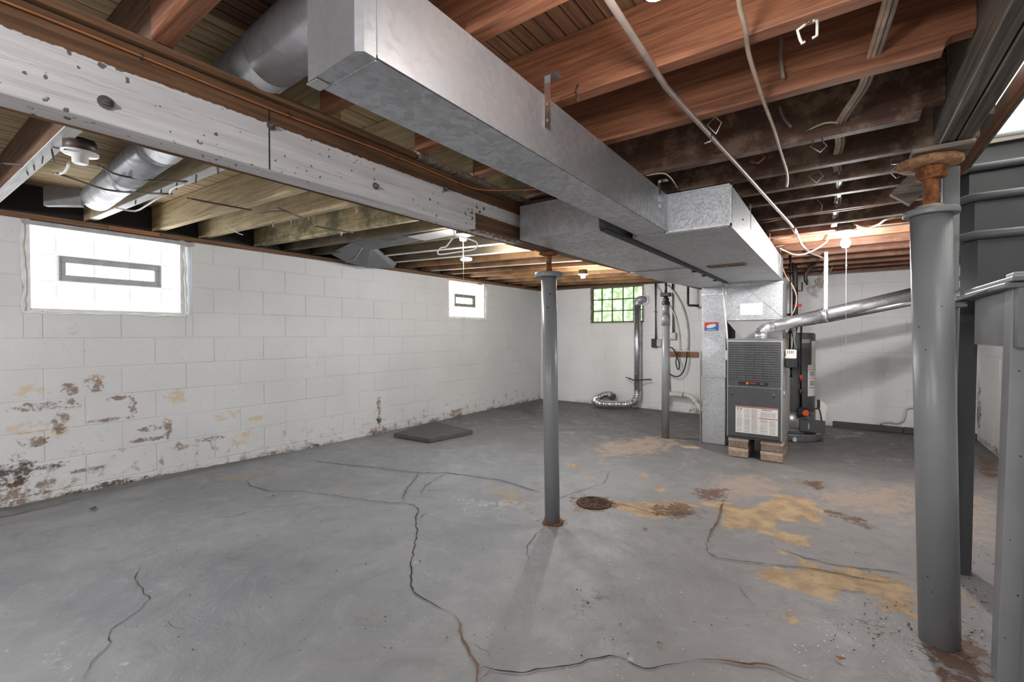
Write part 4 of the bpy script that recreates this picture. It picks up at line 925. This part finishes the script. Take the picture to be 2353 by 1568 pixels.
# ------------------------------------------------------------------ laundry wall items
dv = thing('dryer_vent', 'straight metal dryer vent pipe on the back wall with crumpled foil hose on the floor', 'vent pipe', (-2.5, 6.7, .2))
C1('pipe', (-2.51, 6.70, .27), (-2.515, 6.70, 1.56), .052, M['flue'], dv, n=24)
T1('elbow', [(-2.515, 6.70, 1.55), (-2.513, 6.70, 1.60), (-2.50, 6.71, 1.635), (-2.46, 6.725, 1.65), (-2.44, 6.76, 1.65)], .054, M['galvold'], dv, 18, 3)
bm = NB(); cyl(bm, (-2.44, 6.765, 1.64), (-2.44, 6.785, 1.64), .08, n=8); obj('wall_plate', bm, M['galvold'], dv)
T1('bracket', [(-2.70, 6.72, .465), (-2.6, 6.66, .45), (-2.56, 6.64, .44), (-2.51, 6.645, .435), (-2.46, 6.64, .44), (-2.40, 6.68, .45), (-2.30, 6.70, .455)], .010, M['brownpipe'], dv, 8, 2)
def foil(pts, r, par, name='foil_hose'):
    P = [Vector(p) for p in pts]; q = []
    for i in range(len(P)-1):
        p0 = P[max(i-1, 0)]; p1 = P[i]; p2 = P[i+1]; p3 = P[min(i+2, len(P)-1)]
        for k in range(14):
            t = k/14; q.append(.5*((2*p1)+(p2-p0)*t+(2*p0-5*p1+4*p2-p3)*t*t+(3*p1-p0-3*p2+p3)*t**3))
    q.append(P[-1]); rr = random.Random(1)
    bm = NB(); tube(bm, q, r, 18, radii=[r*(1.1, 1.06, .84, .88)[i % 4]*rr.uniform(.93, 1.05) for i in range(len(q))])
    for f in bm.faces: f.smooth = False
    return obj(name, bm, M['alum'], par)
foil([(-2.51, 6.70, .29), (-2.51, 6.69, .2), (-2.53, 6.63, .12), (-2.62, 6.56, .075), (-2.76, 6.50, .07), (-2.9, 6.44, .068), (-3.02, 6.45, .07), (-3.13, 6.55, .10), (-3.08, 6.66, .16), (-2.97, 6.68, .19), (-2.87, 6.62, .16)], .055, dv)
# conduits, boxes, wood strip, hoses
e1 = thing('outlet_box', 'dark outlet box at the foot of a thin conduit left of the slim back column', 'electrical box', (-2.26, 6.75, .98))
B1('box', (-2.31, 6.72, .93), (-2.235, 6.785, 1.06), M['black'], e1, .004); B1('faceplate', (-2.235, 6.73, .945), (-2.165, 6.784, 1.055), M['conduitgrey'], e1, .003)
T1('conduit', [(-2.255, 6.765, 1.06), (-2.262, 6.765, 1.88)], .016, M['conduitgrey'], e1); C1('coupling', (-2.26, 6.765, 1.45), (-2.26, 6.765, 1.47), .02, M['bolt'], e1, n=10)
e2 = thing('switch_box', 'small grey switch box with a conduit right of the slim back column', 'electrical box', (-2.0, 6.75, 1.1))
B1('box', (-2.05, 6.73, 1.05), (-1.96, 6.785, 1.15), M['conduitgrey'], e2, .003); B1('switch', (-2.02, 6.722, 1.08), (-1.99, 6.73, 1.12), M['white'], e2, .002); T1('conduit', [(-2.0, 6.765, 1.15), (-2.01, 6.765, 1.88)], .018, M['conduitgrey'], e2)
ws = B1('wood_strip', (-2.06, 6.755, .80), (-1.66, 6.786, .875), M['trimred'], None, .003, label='orange brown wood strip screwed to the back wall carrying two hoses', cat='wood strip')
pipe('hose', px([(1508,655),(1530,690),(1548,720),(1558,760),(1562,805)], 1, 6.74), .007, 'cablewhite', 'left thin white cable arcing down to the wood strip', 'cable', 4)
pipe('hose', px([(1535,655),(1560,690),(1575,730),(1580,770),(1579,805)], 1, 6.74), .013, 'cablewhite', 'right thicker white hose arcing down to the wood strip', 'hose', 4)
pipe('cord', px([(1535,800),(1545,800),(1555,820),(1562,838),(1558,850),(1553,830),(1560,808)], 1, 6.70), .008, 'black', 'looped black cord hanging off the wood strip', 'cord', 4)
pipe('cord', px([(1579,808),(1577,830),(1570,855),(1555,866),(1535,858),(1525,850)], 1, 6.70), .009, 'black', 'black cord curving down from the right end of the wood strip', 'cord', 4)
pipe('iron_pipe', px([(1581,620),(1581,665),(1581,698),(1582,702),(1606,703)], 1, 6.55), .016, 'blackpipe', 'black pipe with an elbow dropping beside the return drop box', 'pipe')
pv = thing('drain_pipe', 'white plastic drain pipe bending along the back wall toward the drop box', 'pipe', (-1.9, 6.7, .2))
T1('upper_bend', [(-2.06, 6.70, .10), (-2.06, 6.70, .18), (-2.04, 6.70, .235), (-1.99, 6.69, .26), (-1.85, 6.67, .265)], .034, M['pvc'], pv, 14, 3)
T1('run', [(-1.86, 6.67, .265), (-1.72, 6.62, .26), (-1.66, 6.58, .22), (-1.52, 6.45, .08)], .033, M['pvc'], pv, 14, 2)
C1('coupling', (-1.66, 6.58, .225), (-1.62, 6.545, .185), .039, M['pvc'], pv, n=16); C1('coupling', (-1.87, 6.673, .265), (-1.83, 6.665, .265), .038, M['pvc'], pv, n=16)
pipe('conduit_riser', px([(1537,770),(1538,860),(1540,900)], 1, 6.76), .008, 'conduitgrey', 'thin vertical tube on the wall behind the slim back column', 'tube')
pipe('white_tube', px([(1662,648),(1664,700),(1668,740),(1674,815)], 1, 4.70), .008, 'cablewhite', 'thin white tube running down the left edge of the furnace plenum', 'tube', 2)
B1('white_box', (-.905, 4.7, .88), (-.872, 4.76, .97), M['white'], None, .003, label='small white box at the left side of the furnace', cat='box')
# painted-over pipe end on the back wall, right
pipe('drip_pipe', px([(2022,975),(2032,970),(2048,970),(2062,972),(2076,965),(2080,945),(2085,938),(2108,935)], 1, 6.76), .012, 'pvc', 'crooked white painted pipe low on the back wall left of the big column', 'pipe', 3)

# ------------------------------------------------------------------ ceiling clutter
cd = thing('conduit', 'long thin metal conduit running diagonally under the right joists', 'conduit', (-.37, 1, 1.82))
T1('length', [hit(1370, -40, 2, 1.826), hit(1400, 0, 2, 1.826), hit(1530, 200, 2, 1.826), hit(1700, 385, 2, 1.826), hit(1812, 510, 2, 1.826), hit(1828, 530, 2, 1.826)], .0085, M['conduit'], cd, 12)
T1('bend', [hit(1828, 530, 2, 1.826), hit(1836, 548, 2, 1.82), hit(1845, 566, 2, 1.80), hit(1862, 580, 2, 1.80)], .0085, M['cabledark'], cd, 12, 3)
C1('coupling', hit(1822, 522, 2, 1.826), hit(1829, 534, 2, 1.824), .012, M['conduit'], cd, n=12)
pipe('cable', px([(1697,-30),(1700,15),(1712,60),(1716,95),(1722,130),(1742,195),(1757,240),(1780,300),(1793,345),(1806,385),(1810,410),(1808,428)], 2, 1.828), .0055, 'cable', 'lone wavy tan cable hanging under the right joists, ending loose', 'cable', 3)
bd = thing('cable_bundle', 'bundle of tan cables threading through holes in the right joists', 'cable', (.1, 1.3, 1.88))
for k, (dx, m) in enumerate(((0, 'cable'), (.012, 'cabledark'), (-.010, 'cable'))):
    P = [hit(x, y, 2, z)+Vector((dx, 0, 0)) for x, y, z in ((2052, -50, 1.90), (2045, 0, 1.895), (2022, 80, 1.885), (2000, 148, 1.875), (1985, 195, 1.88), (1960, 235, 1.88), (1928, 288, 1.875), (1930, 330, 1.88), (1921, 368, 1.875), (1926, 400, 1.88), (1926, 450, 1.875), (1920, 490, 1.87), (1916, 520, 1.855))]
    T1('cable', P, .0058, M[m], bd, 8, 3)
for a, b, z in (((1926, 398), (1927, 448), 1.868), ((1921, 462), (1918, 488), 1.866), ((1916, 500), (1915, 517), 1.858)):
    bm = NB(); p, q = hit(*a, 2, z), hit(*b, 2, z); tube(bm, [p, p.lerp(q, .3)+Vector((.006, 0, 0)), p.lerp(q, .6)-Vector((.005, 0, 0)), q], .013, 7, radii=[.010, .016, .011, .015]); obj('foil_wrap', bm, M['alum'], bd)
for a, b in (((1994, 153), (2001, 153)),): pass
pipe('cable', px([(1797,80),(1794,130),(1800,180)], 1, 1.56), .005, 'cabledark', 'short grey cable dropping between the second and third lit joists', 'cable', 3)
pipe('cable', px([(1790,240),(1800,270),(1818,292)], 1, 1.98), .005, 'cabledark', 'short grey cable in the bay behind the lone tan cable', 'cable', 3)
pipe('cable', px([(1480,405),(1520,398),(1540,408),(1556,432)], 2, 1.83), .0035, 'cable', 'loose curled wire end near the trunk duct strap', 'wire', 4)
pipe('cable', px([(1850,302),(1895,283),(1925,282)], 1, 2.0), .004, 'cable', 'thin brown wire along the third joist leading to the bundle', 'wire', 3)
pipe('tube', px([(1742,514),(1850,495),(2000,475),(2125,455)], 2, 1.835), .005, 'cable', 'straight tan tube clipped under the joist before the far bulb', 'tube')
pipe('tube', px([(1748,534),(1850,520),(2000,502),(2094,490)], 2, 1.832), .006, 'cablewhite', 'straight pale tube clipped under the joist just left of the far bulb', 'tube')
pipe('tube', px([(1766,552),(1860,540),(1980,527),(2097,513)], 2, 1.832), .006, 'cablewhite', 'straight pale tube clipped beneath the joist at the far bulb', 'tube')
# hooks
HK = [([(1858,48),(1848,58),(1832,70),(1838,90),(1843,100),(1850,95)], 1.20, 'white open wire hook left of the bundle under the first lit joist', 'cablewhite', .0032),
 ([(1868,48),(1878,46),(1877,82),(1866,88)], 1.20, 'white bent wire half beside the open hook under the first lit joist', 'cablewhite', .0032),
 ([(1642,270),(1625,288),(1645,308),(1658,282),(1645,270)], 1.6, 'square wire hanger beside the conduit under the second lit joist', 'wire', .0022),
 ([(1636,308),(1632,325),(1618,330)], 1.7, 'curled wire hook on the conduit', 'wire', .003),
 ([(1880,320),(1861,337),(1885,350),(1900,335),(1885,320)], 2.06, 'square wire hanger below the third lit joist', 'wire', .0022),
 ([(1878,393),(1858,405),(1876,420),(1892,405),(1880,392)], 2.40, 'square wire hanger below the fourth joist', 'wire', .0022),
 ([(2050,365),(2048,378),(2066,377),(2044,396),(2060,410),(2067,405)], 2.35, 'bent wire hanger just left of the rusty jack plate', 'wire', .0022),
 ([(1748,354),(1757,362),(1742,375),(1724,371)], 2.05, 'rusty brown wire hook between conduit and wavy cable', 'rust', .004),
 ([(1878,459),(1890,472),(1886,488)], 2.9, 'thin wire hanger below the sixth joist left of the bundle', 'wire', .0022),
 ([(1328,195),(1322,210),(1330,222),(1326,235)], 1.23, 'twisted brown nail wire on the big lit joist beside the trunk duct', 'wiredark', .003)]
for pts, yv, lab, m, r in HK: T1('wire_hook', px(pts, 1, yv), r, M[m], None, 6, label=lab, cat='wire hook')
HL = [((118,316),(150,320),.42,'pair of dark wires crossing the leftmost white joist edge'), ((118,358),(125,392),.42,'wire hook near the porcelain lamp on the leftmost white joist'), ((100,395),(97,415),.42,'wire hook midway down the leftmost white joist'),
 ((78,425),(80,440),.42,'wire loop low on the leftmost white joist'), ((62,450),(66,462),.42,'lowest wire loop on the leftmost white joist'),
 ((500,408),(502,430),.88,'highest wire hook on the second white joist edge'), ((452,432),(450,455),.88,'wire hook halfway along the second white joist edge'), ((408,460),(405,480),.88,'wire hook on the lower half of the second white joist edge'),
 ((372,478),(370,492),.88,'small wire hook near the window end of the second white joist'), ((313,510),(312,522),.88,'wire hook at the window end of the second white joist'),
 ((627,545),(628,558),1.6,'wire loop at the lower left of the pale fourth joist'), ((668,532),(669,545),1.6,'second wire loop from the wall under the pale fourth joist'), ((709,518),(709,533),1.6,'third wire loop from the wall under the pale fourth joist'),
 ((820,487),(819,507),1.62,'wire loop under the pale fourth joist near the beam'), ((786,535),(784,545),2.05,'dark wire loop under the moldy fifth joist')]
for (a, b, yv, lab) in HL:
    p, q = hit(*a, 1, yv), hit(*b, 1, yv); s = Vector((.008, 0, 0)); dzz = JZ+dz(p.x)+.004-p.z; p.z += dzz; q.z += dzz
    T1('wire_hook', [p, p.lerp(q, .4)+s, q+s*.4, q-s*.4, p.lerp(q, .4)-s, p], .0018, M['wiredark'] if yv < 1.5 else M['wire'], None, 5, label=lab, cat='wire hook')
# black cables through the left bays
LC = [([(0,375),(40,378),(80,381)], 1.90, 'pair of dark cables entering from the left edge of the photo', .005),
 ([(225,378),(260,398),(310,410),(370,416),(430,417)], 1.86, 'upper black cable crossing the left round duct', .0045),
 ([(130,398),(180,415),(240,435),(300,442),(395,446)], 1.86, 'lower black cable crossing the left round duct', .005),
 ([(430,455),(480,465),(540,476),(578,483)], 1.86, 'thick black cable over the planks right of the second white joist', .005),
 ([(600,490),(635,485),(660,487),(700,502)], 1.86, 'black cable forked on the pale third bay', .004),
 ([(640,478),(670,490),(697,504)], 1.87, 'upper fork of the black cable in the pale third bay', .004),
 ([(725,520),(780,530),(812,535)], 1.86, 'brown cable stub on the moldy joist', .005),
 ([(830,545),(890,552),(915,548)], 1.86, 'brown cable stub on the darkest left joist', .004)]
for pts, zz, lab, r in LC: T1('cable', px(pts, 2, zz), r, M['wiredark'], None, 7, 3, label=lab, cat='cable')
pipe('cable', px([(268,478),(310,485),(340,470),(372,450),(400,445)], 2, 1.88), .005, 'cablewhite', 'white cable curving under the left round duct', 'cable', 3)
pipe('cable', px([(390,445),(395,435),(425,423)], 2, 1.86), .005, 'cablewhite', 'short white cable linking the two black cables', 'cable', 3)
pipe('cable', px([(125,400),(145,398),(155,385),(158,375)], 2, 1.86), .005, 'cablewhite', 'white curled cable below the left porcelain lamp', 'cable', 3)
pipe('cable', px([(518,518),(545,535),(558,540)], 2, 1.86), .003, 'cablewhite', 'thin pale wire end under the third pale joist', 'wire', 3)

# lamps
def lampholder(label, base, bulb=None, box_=True, on=True, chain=None, chainlabel=None):
    r = thing('lamp', label, 'lamp', base); b = Vector(base)
    if box_:
        bm = NB(); cyl(bm, b+Vector((0, 0, .0)), b+Vector((0, 0, .045)), .05, n=8); obj('junction_box', bm, M['wiredark'], r)
    bm = NB(); lathe(bm, b, [(.02, -.045), (.024, -.042), (.026, -.012), (.055, -.008), (.057, -.001), (.05, 0)], 26); obj('lampholder', bm, M['porcelain'], r)
    if bulb:
        c = b+Vector((0, 0, -.085)); bm = NB(); lathe(bm, c, [(.004, -.032), (.018, -.028), (.029, -.012), (.03, .004), (.024, .02), (.014, .036), (.013, .045)], 20)
        o = obj('bulb', bm, bulb, r)
    return r
bulbm = emis('lit_bulb', (1, .95, .88), 30)
nb = NEAR_BULB; 
lampholder('bare glowing bulb between the nearest right joists, just above the photo', (nb.x, nb.y, 1.787), bulbm)
# keep the point lamps inside / below their bulbs
lampholder('bare glowing bulb hanging from a white porcelain holder under the far right joists', (FAR_BULB.x, FAR_BULB.y-.02, 1.833), bulbm)
pl = thing('pull_chain', 'long white pull string hanging straight down from the far glowing bulb', 'pull string', (.0, 3.93, 1.7))
T1('string', [(.012, 3.93, 1.715), (.014, 3.93, 1.2), (.014, 3.93, .86)], .0017, M['cablewhite'], pl, 5); C1('bead', (.013, 3.93, 1.60), (.013, 3.93, 1.588), .005, M['white'], pl, n=8)
lampholder('porcelain lamp holder beside the leftmost white joist, unlit', (hit(184, 355, 2, 1.825).x, hit(184, 355, 2, 1.825).y, 1.833), None)
lampholder('porcelain lamp under the coat hanger with a pull string', (-2.19, 2.44, 1.835), None, on=False)
T1('pull_string', [(-2.19, 2.44, 1.79), (-2.185, 2.44, 1.40), (-2.185, 2.44, 1.08)], .002, M['cablewhite'], None, 5, label='thin pull string hanging from the lamp at the coat hanger', cat='pull string')
q = hit(1071, 598, 2, 1.858); ll = thing('lamp', 'flat white disc added as a glowing fill lamp under the joists behind the coat hanger', 'lamp', q)
C1('housing', q, q+Vector((0, 0, .02)), .06, M['white'], ll, n=28); C1('diffuser', q-Vector((0, 0, .004)), q, .052, emis('added_lamp_disc', (1, 1, .97), 2), ll, n=28)  # the glow of this disc is an added fill source
lampholder('small porcelain lamp holder far along the left bays, beside the slim column top', (-2.36, 4.62, 1.80), None)
HY = hit(1042, 524, 0, -1.464).y
hg = thing('coat_hanger', 'white plastic coat hanger hooked on the edge of the beam', 'hanger', hit(1070, 545, 1, HY))
H = lambda pts: px(pts, 1, HY)
T1('frame', H([(1044,543),(1030,562),(1024,568),(1013,570),(1006,580),(1012,585),(1050,580),(1088,574),(1096,566),(1094,556),(1066,546),(1044,540)]), .0034, M['white'], hg, 8, 3)
T1('hook', H([(1044,541),(1043,533),(1042,524),(1041,519)]), .0026, M['white'], hg, 7)
# lit patch panel above the hanger: white sheathing under joists
bm = NB(); q = [hit(1050, 566, 2, 1.90), hit(1105, 545, 2, 1.90), hit(1165, 560, 2, 1.90), hit(1115, 574, 2, 1.90)]
A = [bm.verts.new((p.x, p.y, 1.885)) for p in [Vector((-2.75, 2.42, 0)), Vector((-1.5, 2.42, 0)), Vector((-1.5, 2.60, 0)), Vector((-2.75, 2.60, 0))]]
Bv = [bm.verts.new(v.co+Vector((0, 0, .006))) for v in A]
bm.faces.new(A[::-1]); bm.faces.new(Bv)
for i in range(4): bm.faces.new((A[i], A[(i+1) % 4], Bv[(i+1) % 4], Bv[i]))
obj('panning_sheet', bm, M['furnlight'], None, label='pale sheet metal panel closing the joist bay above the coat hanger', cat='panel')
# diagonal brace behind the big column
bm = NB(); a = hit(2068, 458, 1, 2.66); b = hit(2135, 390, 1, 2.66)
brc = thing('brace', 'weathered diagonal wood brace left of the rusty jack, under the joists', 'brace', a)
d = (b-a); nrm = Vector((0, 1, 0)); sd_ = d.normalized().cross(nrm)*.045
bm = NB(); hexa(bm, [a-sd_, a+sd_, a+sd_+nrm*.04, a-sd_+nrm*.04, b-sd_, b+sd_, b+sd_+nrm*.04, b-sd_+nrm*.04]); obj('board', bm, M['greyold'], brc)

# ------------------------------------------------------------------ stairs at the right
sr = thing('staircase', 'dark grey painted stairs climbing at the upper right with rounded nosings', 'stairs', (.8, 2.9, 1.3))
xr = XR-.005
def step(y0, zt, zb, x0):      # riser panel with chamfered open corner, tread with rolled nosing
    bm = NB(); prism(bm, [(x0, y0+.06), (x0+.045, y0), (xr, y0), (xr, y0+.02), (x0+.05, y0+.02), (x0+.02, y0+.07)], zb, zt-.036); rs = obj('riser', bm, M['stair'], sr)
    bm = NB(); prism(bm, [(x0-.012, y0+.06), (x0-.012, y0+.045), (x0+.03, y0-.018), (xr, y0-.018), (xr, y0+.268), (x0-.012, y0+.268)], zt-.034, zt); tr = obj('tread', bm, M['stair'], sr, bevel=.008)
    T1('nosing', [(x0-.016, y0+.07, zt-.017), (x0-.014, y0+.048, zt-.017), (x0+.028, y0-.022, zt-.017), (xr, y0-.022, zt-.017)], .018, M['stairlight'], tr, 12)
step(2.77, 1.56, 1.285, .42); step(3.02, 1.775, 1.56, .45); step(3.27, 1.975, 1.775, .47); step(3.50, 2.175, 1.975, .50)
B1('weathered_edge', (.60, 3.46, 2.13), (xr, 3.478, 2.15), M['greyold'], sr)
lg = thing('stair_landing', 'grey boxed stair landing at the right edge with a chamfered corner', 'landing', (.8, 2.4, 1.2))
bm = NB(); prism(bm, [(.43, 2.03), (xr, 2.03), (xr, 2.76), (.52, 2.76), (.43, 2.60)], 1.08, 1.262); obj('fascia_box', bm, M['stairlight'], lg)
bm = NB(); prism(bm, [(.418, 2.03), (xr, 2.03), (xr, 2.765), (.50, 2.765), (.40, 2.62)], 1.283, 1.30); obj('deck_board', bm, M['stairlight'], lg, bevel=.004)
bm = NB(); prism(bm, [(.405, 2.05), (xr, 2.05), (xr, 2.76), (.50, 2.76), (.385, 2.72)], 1.263, 1.282); obj('lower_lip', bm, M['stairlight'], lg, bevel=.004)
T1('edge_strip', [(.40, 2.2, 1.272), (.398, 2.55, 1.267), (.37, 2.68, 1.262)], .006, M['postdark'], lg, 8)
B1('bracket', (.375, 2.66, 1.235), (.42, 2.76, 1.262), M['postdark'], lg, .003)
p1 = thing('stair_post', 'pale grey square post at the right edge of the photo', 'post', (.45, 2.1, 0))
bm = NB(); hexa(bm, [(.403, 2.08, .002), (.485, 2.08, .002), (.485, 2.155, .002), (.403, 2.155, .002), (.43, 2.08, 1.315), (.515, 2.08, 1.315), (.515, 2.17, 1.315), (.43, 2.17, 1.315)]); obj('shaft', bm, M['post'], p1, bevel=.003)
bm = NB(); hexa(bm, [(.45, 2.02, .002), (.53, 2.02, .002), (.53, 2.078, .002), (.45, 2.078, .002), (.475, 2.02, 1.1), (.555, 2.02, 1.1), (.555, 2.078, 1.1), (.475, 2.078, 1.1)]); obj('side_board', bm, M['post'], p1, bevel=.003)
p2 = thing('stair_post', 'dark grey board post under the stairs, right behind the big column', 'post', (.47, 3.0, 0))
bm = NB(); hexa(bm, [(.425, 2.94, .002), (.487, 2.95, .002), (.487, 3.03, .002), (.425, 3.03, .002), (.425, 2.86, 1.30), (.487, 2.87, 1.30), (.487, 2.95, 1.30), (.425, 2.95, 1.30)]); obj('front_board', bm, M['stair'], p2, bevel=.002)
bm = NB(); hexa(bm, [(.395, 2.95, .03), (.4235, 2.95, .03), (.4235, 3.0, .03), (.395, 3.0, .03), (.36, 2.72, 1.235), (.4, 2.72, 1.235), (.4, 2.80, 1.235), (.36, 2.80, 1.235)]); obj('side_board', bm, M['postdark'], p2, bevel=.002)
p3 = thing('newel_post', 'short grey newel post between the big column and the stairs', 'post', (.37, 2.72, 1.3))
B1('shaft', (.345, 2.70, 1.302), (.398, 2.765, 1.838), M['post'], p3, .003)
tb = thing('opening_trim', 'reddish wood trim edging the stair opening at the upper right corner', 'trim', (.48, 2.5, 1.95))
B1('trim_board', (.468, .9, 1.932), (.487, 3.25, 2.0), M['trimred'], tb, .002); B1('lower_strip', (.488, .9, 1.932), (.50, 3.24, 1.96), M['greyold'], tb, .002)
# plaster wall of the stairwell above
wp = plain('plaster', (.78, .79, .77), .8, 0, .02)
B1('wall_upper', (.50, 3.53, 2.18), (XR+.3, 3.6, 3.2), wp, None, kind='structure'); B1('wall_upper_right', (XR+.14, .9, 2.04), (XR+.2, 3.52, 3.2), wp, None, kind='structure')
B1('wall_upper_left', (.42, .9, 2.085), (.46, 3.52, 3.2), wp, None, kind='structure'); B1('wall_upper_front', (.46, .85, 2.085), (XR+.2, .9, 3.2), wp, None, kind='structure'); B1('ceiling_upper', (.42, .85, 3.2), (XR+.3, 3.6, 3.25), wp, None, kind='structure')
B1('stairwell_trim', (XR+.0, .9, 2.031), (XR+.14, 3.52, 2.06), M['brown'], None, kind='structure').name = 'trim_6'

# ------------------------------------------------------------------ on the floor
B1('foam_mat', (-4.25, 3.42, .005), (-3.42, 4.05, .045), M['foam'], None, .008, label='flat dark grey slab lying against the left wall', cat='slab')
fm = bpy.data.objects['foam_mat']
# fit the slab to its skewed outline
q = [hit(905, 997, 2, .04), hit(997, 970, 2, .04), hit(1086, 990, 2, .04), hit(988, 1010, 2, .04)]
bm = NB(); P = [(max(p.x, -4.27), p.y) for p in q]; prism(bm, P[::-1], .006, .045); bmesh.ops.recalc_face_normals(bm, faces=bm.faces); bm.to_mesh(fm.data); bm.free()
dr = thing('floor_drain', 'rusty round floor drain cover right of the slim grey column', 'drain', (-1.335, 2.77, 0))
bm = NB(); rr = random.Random(6); c = Vector((-1.335, 2.77, 0)); lathe(bm, c, [(.115, .004), (.112, .010), (.098, .012), (.092, .008), (.02, .008)], 30); obj('ring', bm, plain('dark_rust', (.075, .036, .022), .9, 0, .4, .6), dr)
bm = NB()
for i in range(70):
    a = rr.uniform(0, 6.28); r_ = .088*math.sqrt(rr.random()); p = c+Vector((r_*math.cos(a), r_*math.sin(a), .011)); s = rr.uniform(.004, .014)
    d = Vector((math.cos(a*3), math.sin(a*3), rr.uniform(0, .2))).normalized()*s; tube(bm, [p-d, p+d], .0022, 4)
obj('dry_leaves_and_dirt', bm, plain('dirt_debris', (.11, .06, .035), .9, 0, .5), dr, kind='stuff')
def leaf(x, y, s, lab, rot=0, m='leaf'):
    c = hit(x, y, 2, .004); bm = NB(); n = 9; rr = random.Random(int(x)); vs = []
    for i in range(n):
        a = rot+2*math.pi*i/n; r_ = s*(1.3 if i % 3 == 0 else .7)*rr.uniform(.8, 1.2)
        vs.append(bm.verts.new(c+Vector((r_*math.cos(a)*1.3, r_*math.sin(a)*.8, .002+rr.uniform(0, s*.6)))))
    cc = bm.verts.new(c+Vector((0, 0, s*.35+.002)))
    for i in range(n): bm.faces.new((vs[i], vs[(i+1) % n], cc))
    ex = bmesh.ops.extrude_face_region(bm, geom=list(bm.faces)); bmesh.ops.translate(bm, verts=[v for v in ex['geom'] if isinstance(v, bmesh.types.BMVert)], vec=(0, 0, .0012))
    obj('dry_leaf', bm, M[m], None, label=lab, cat='leaf')
leaf(1930, 1516, .010, 'curled brown leaf in the lower right foreground', .3); leaf(1483, 1217, .011, 'dark crumpled leaf on the floor right of the slim column', 1)
leaf(2226, 1515, .018, 'dry brown leaf standing at the foot of the big column', .5); leaf(1515, 1481, .009, 'small orange brown leaf scrap in the lower middle foreground', 0)
leaf(1027, 1468, .006, 'tiny brown scrap beside the long floor crack', 0); leaf(2265, 1388, .008, 'small tan scrap between big column and right post', 0)
leaf(215, 1172, .025, 'dark sliver of bark on the floor near the left wall', .2, 'wiredark'); leaf(628, 1141, .007, 'dark crumb on the floor below the orange streak', .2, 'wiredark')
def scraps(name, m, n, seed, boxes, smin, smax, lab, cat, flatk=.35):
    rr = random.Random(seed); bm = NB()
    for i in range(n):
        x0, y0, x1, y1 = rr.choice(boxes); p = hit(rr.uniform(x0, x1), rr.uniform(y0, y1), 2, .004); s = rr.uniform(smin, smax)
        a = rr.uniform(0, 3); u = Vector((math.cos(a), math.sin(a), 0))*s; v = Vector((-math.sin(a), math.cos(a), 0))*s*rr.uniform(.3, .8); t = Vector((0, 0, s*flatk))
        hexa(bm, [p-u-v, p+u-v*.6, p+u*.8+v, p-u*.7+v*.8, p-u-v+t, p+u-v*.6+t, p+u*.8+v+t, p-u*.7+v*.8+t])
    obj(name, bm, M[m], None, kind='stuff', label=lab, cat=cat)
scraps('paint_chips', 'chip', 300, 2, [(1300, 1180, 2100, 1560), (1900, 1002, 2100, 1060), (1890, 1002, 2100, 1025), (1300, 1180, 1500, 1300), (200, 1180, 1000, 1400), (1750, 1420, 2100, 1540), (2210, 1200, 2290, 1480)], 0.001, .0034, 'scattered white paint chips over the grey floor', 'debris')
scraps('dark_grit', 'chipdark', 330, 3, [(300, 1180, 1200, 1500), (1300, 1200, 2100, 1540), (1900, 1380, 2100, 1500), (900, 1020, 1240, 1200), (2210, 1250, 2290, 1480)], .001, .0045, 'scattered dark grit and crumbs over the grey floor', 'debris')
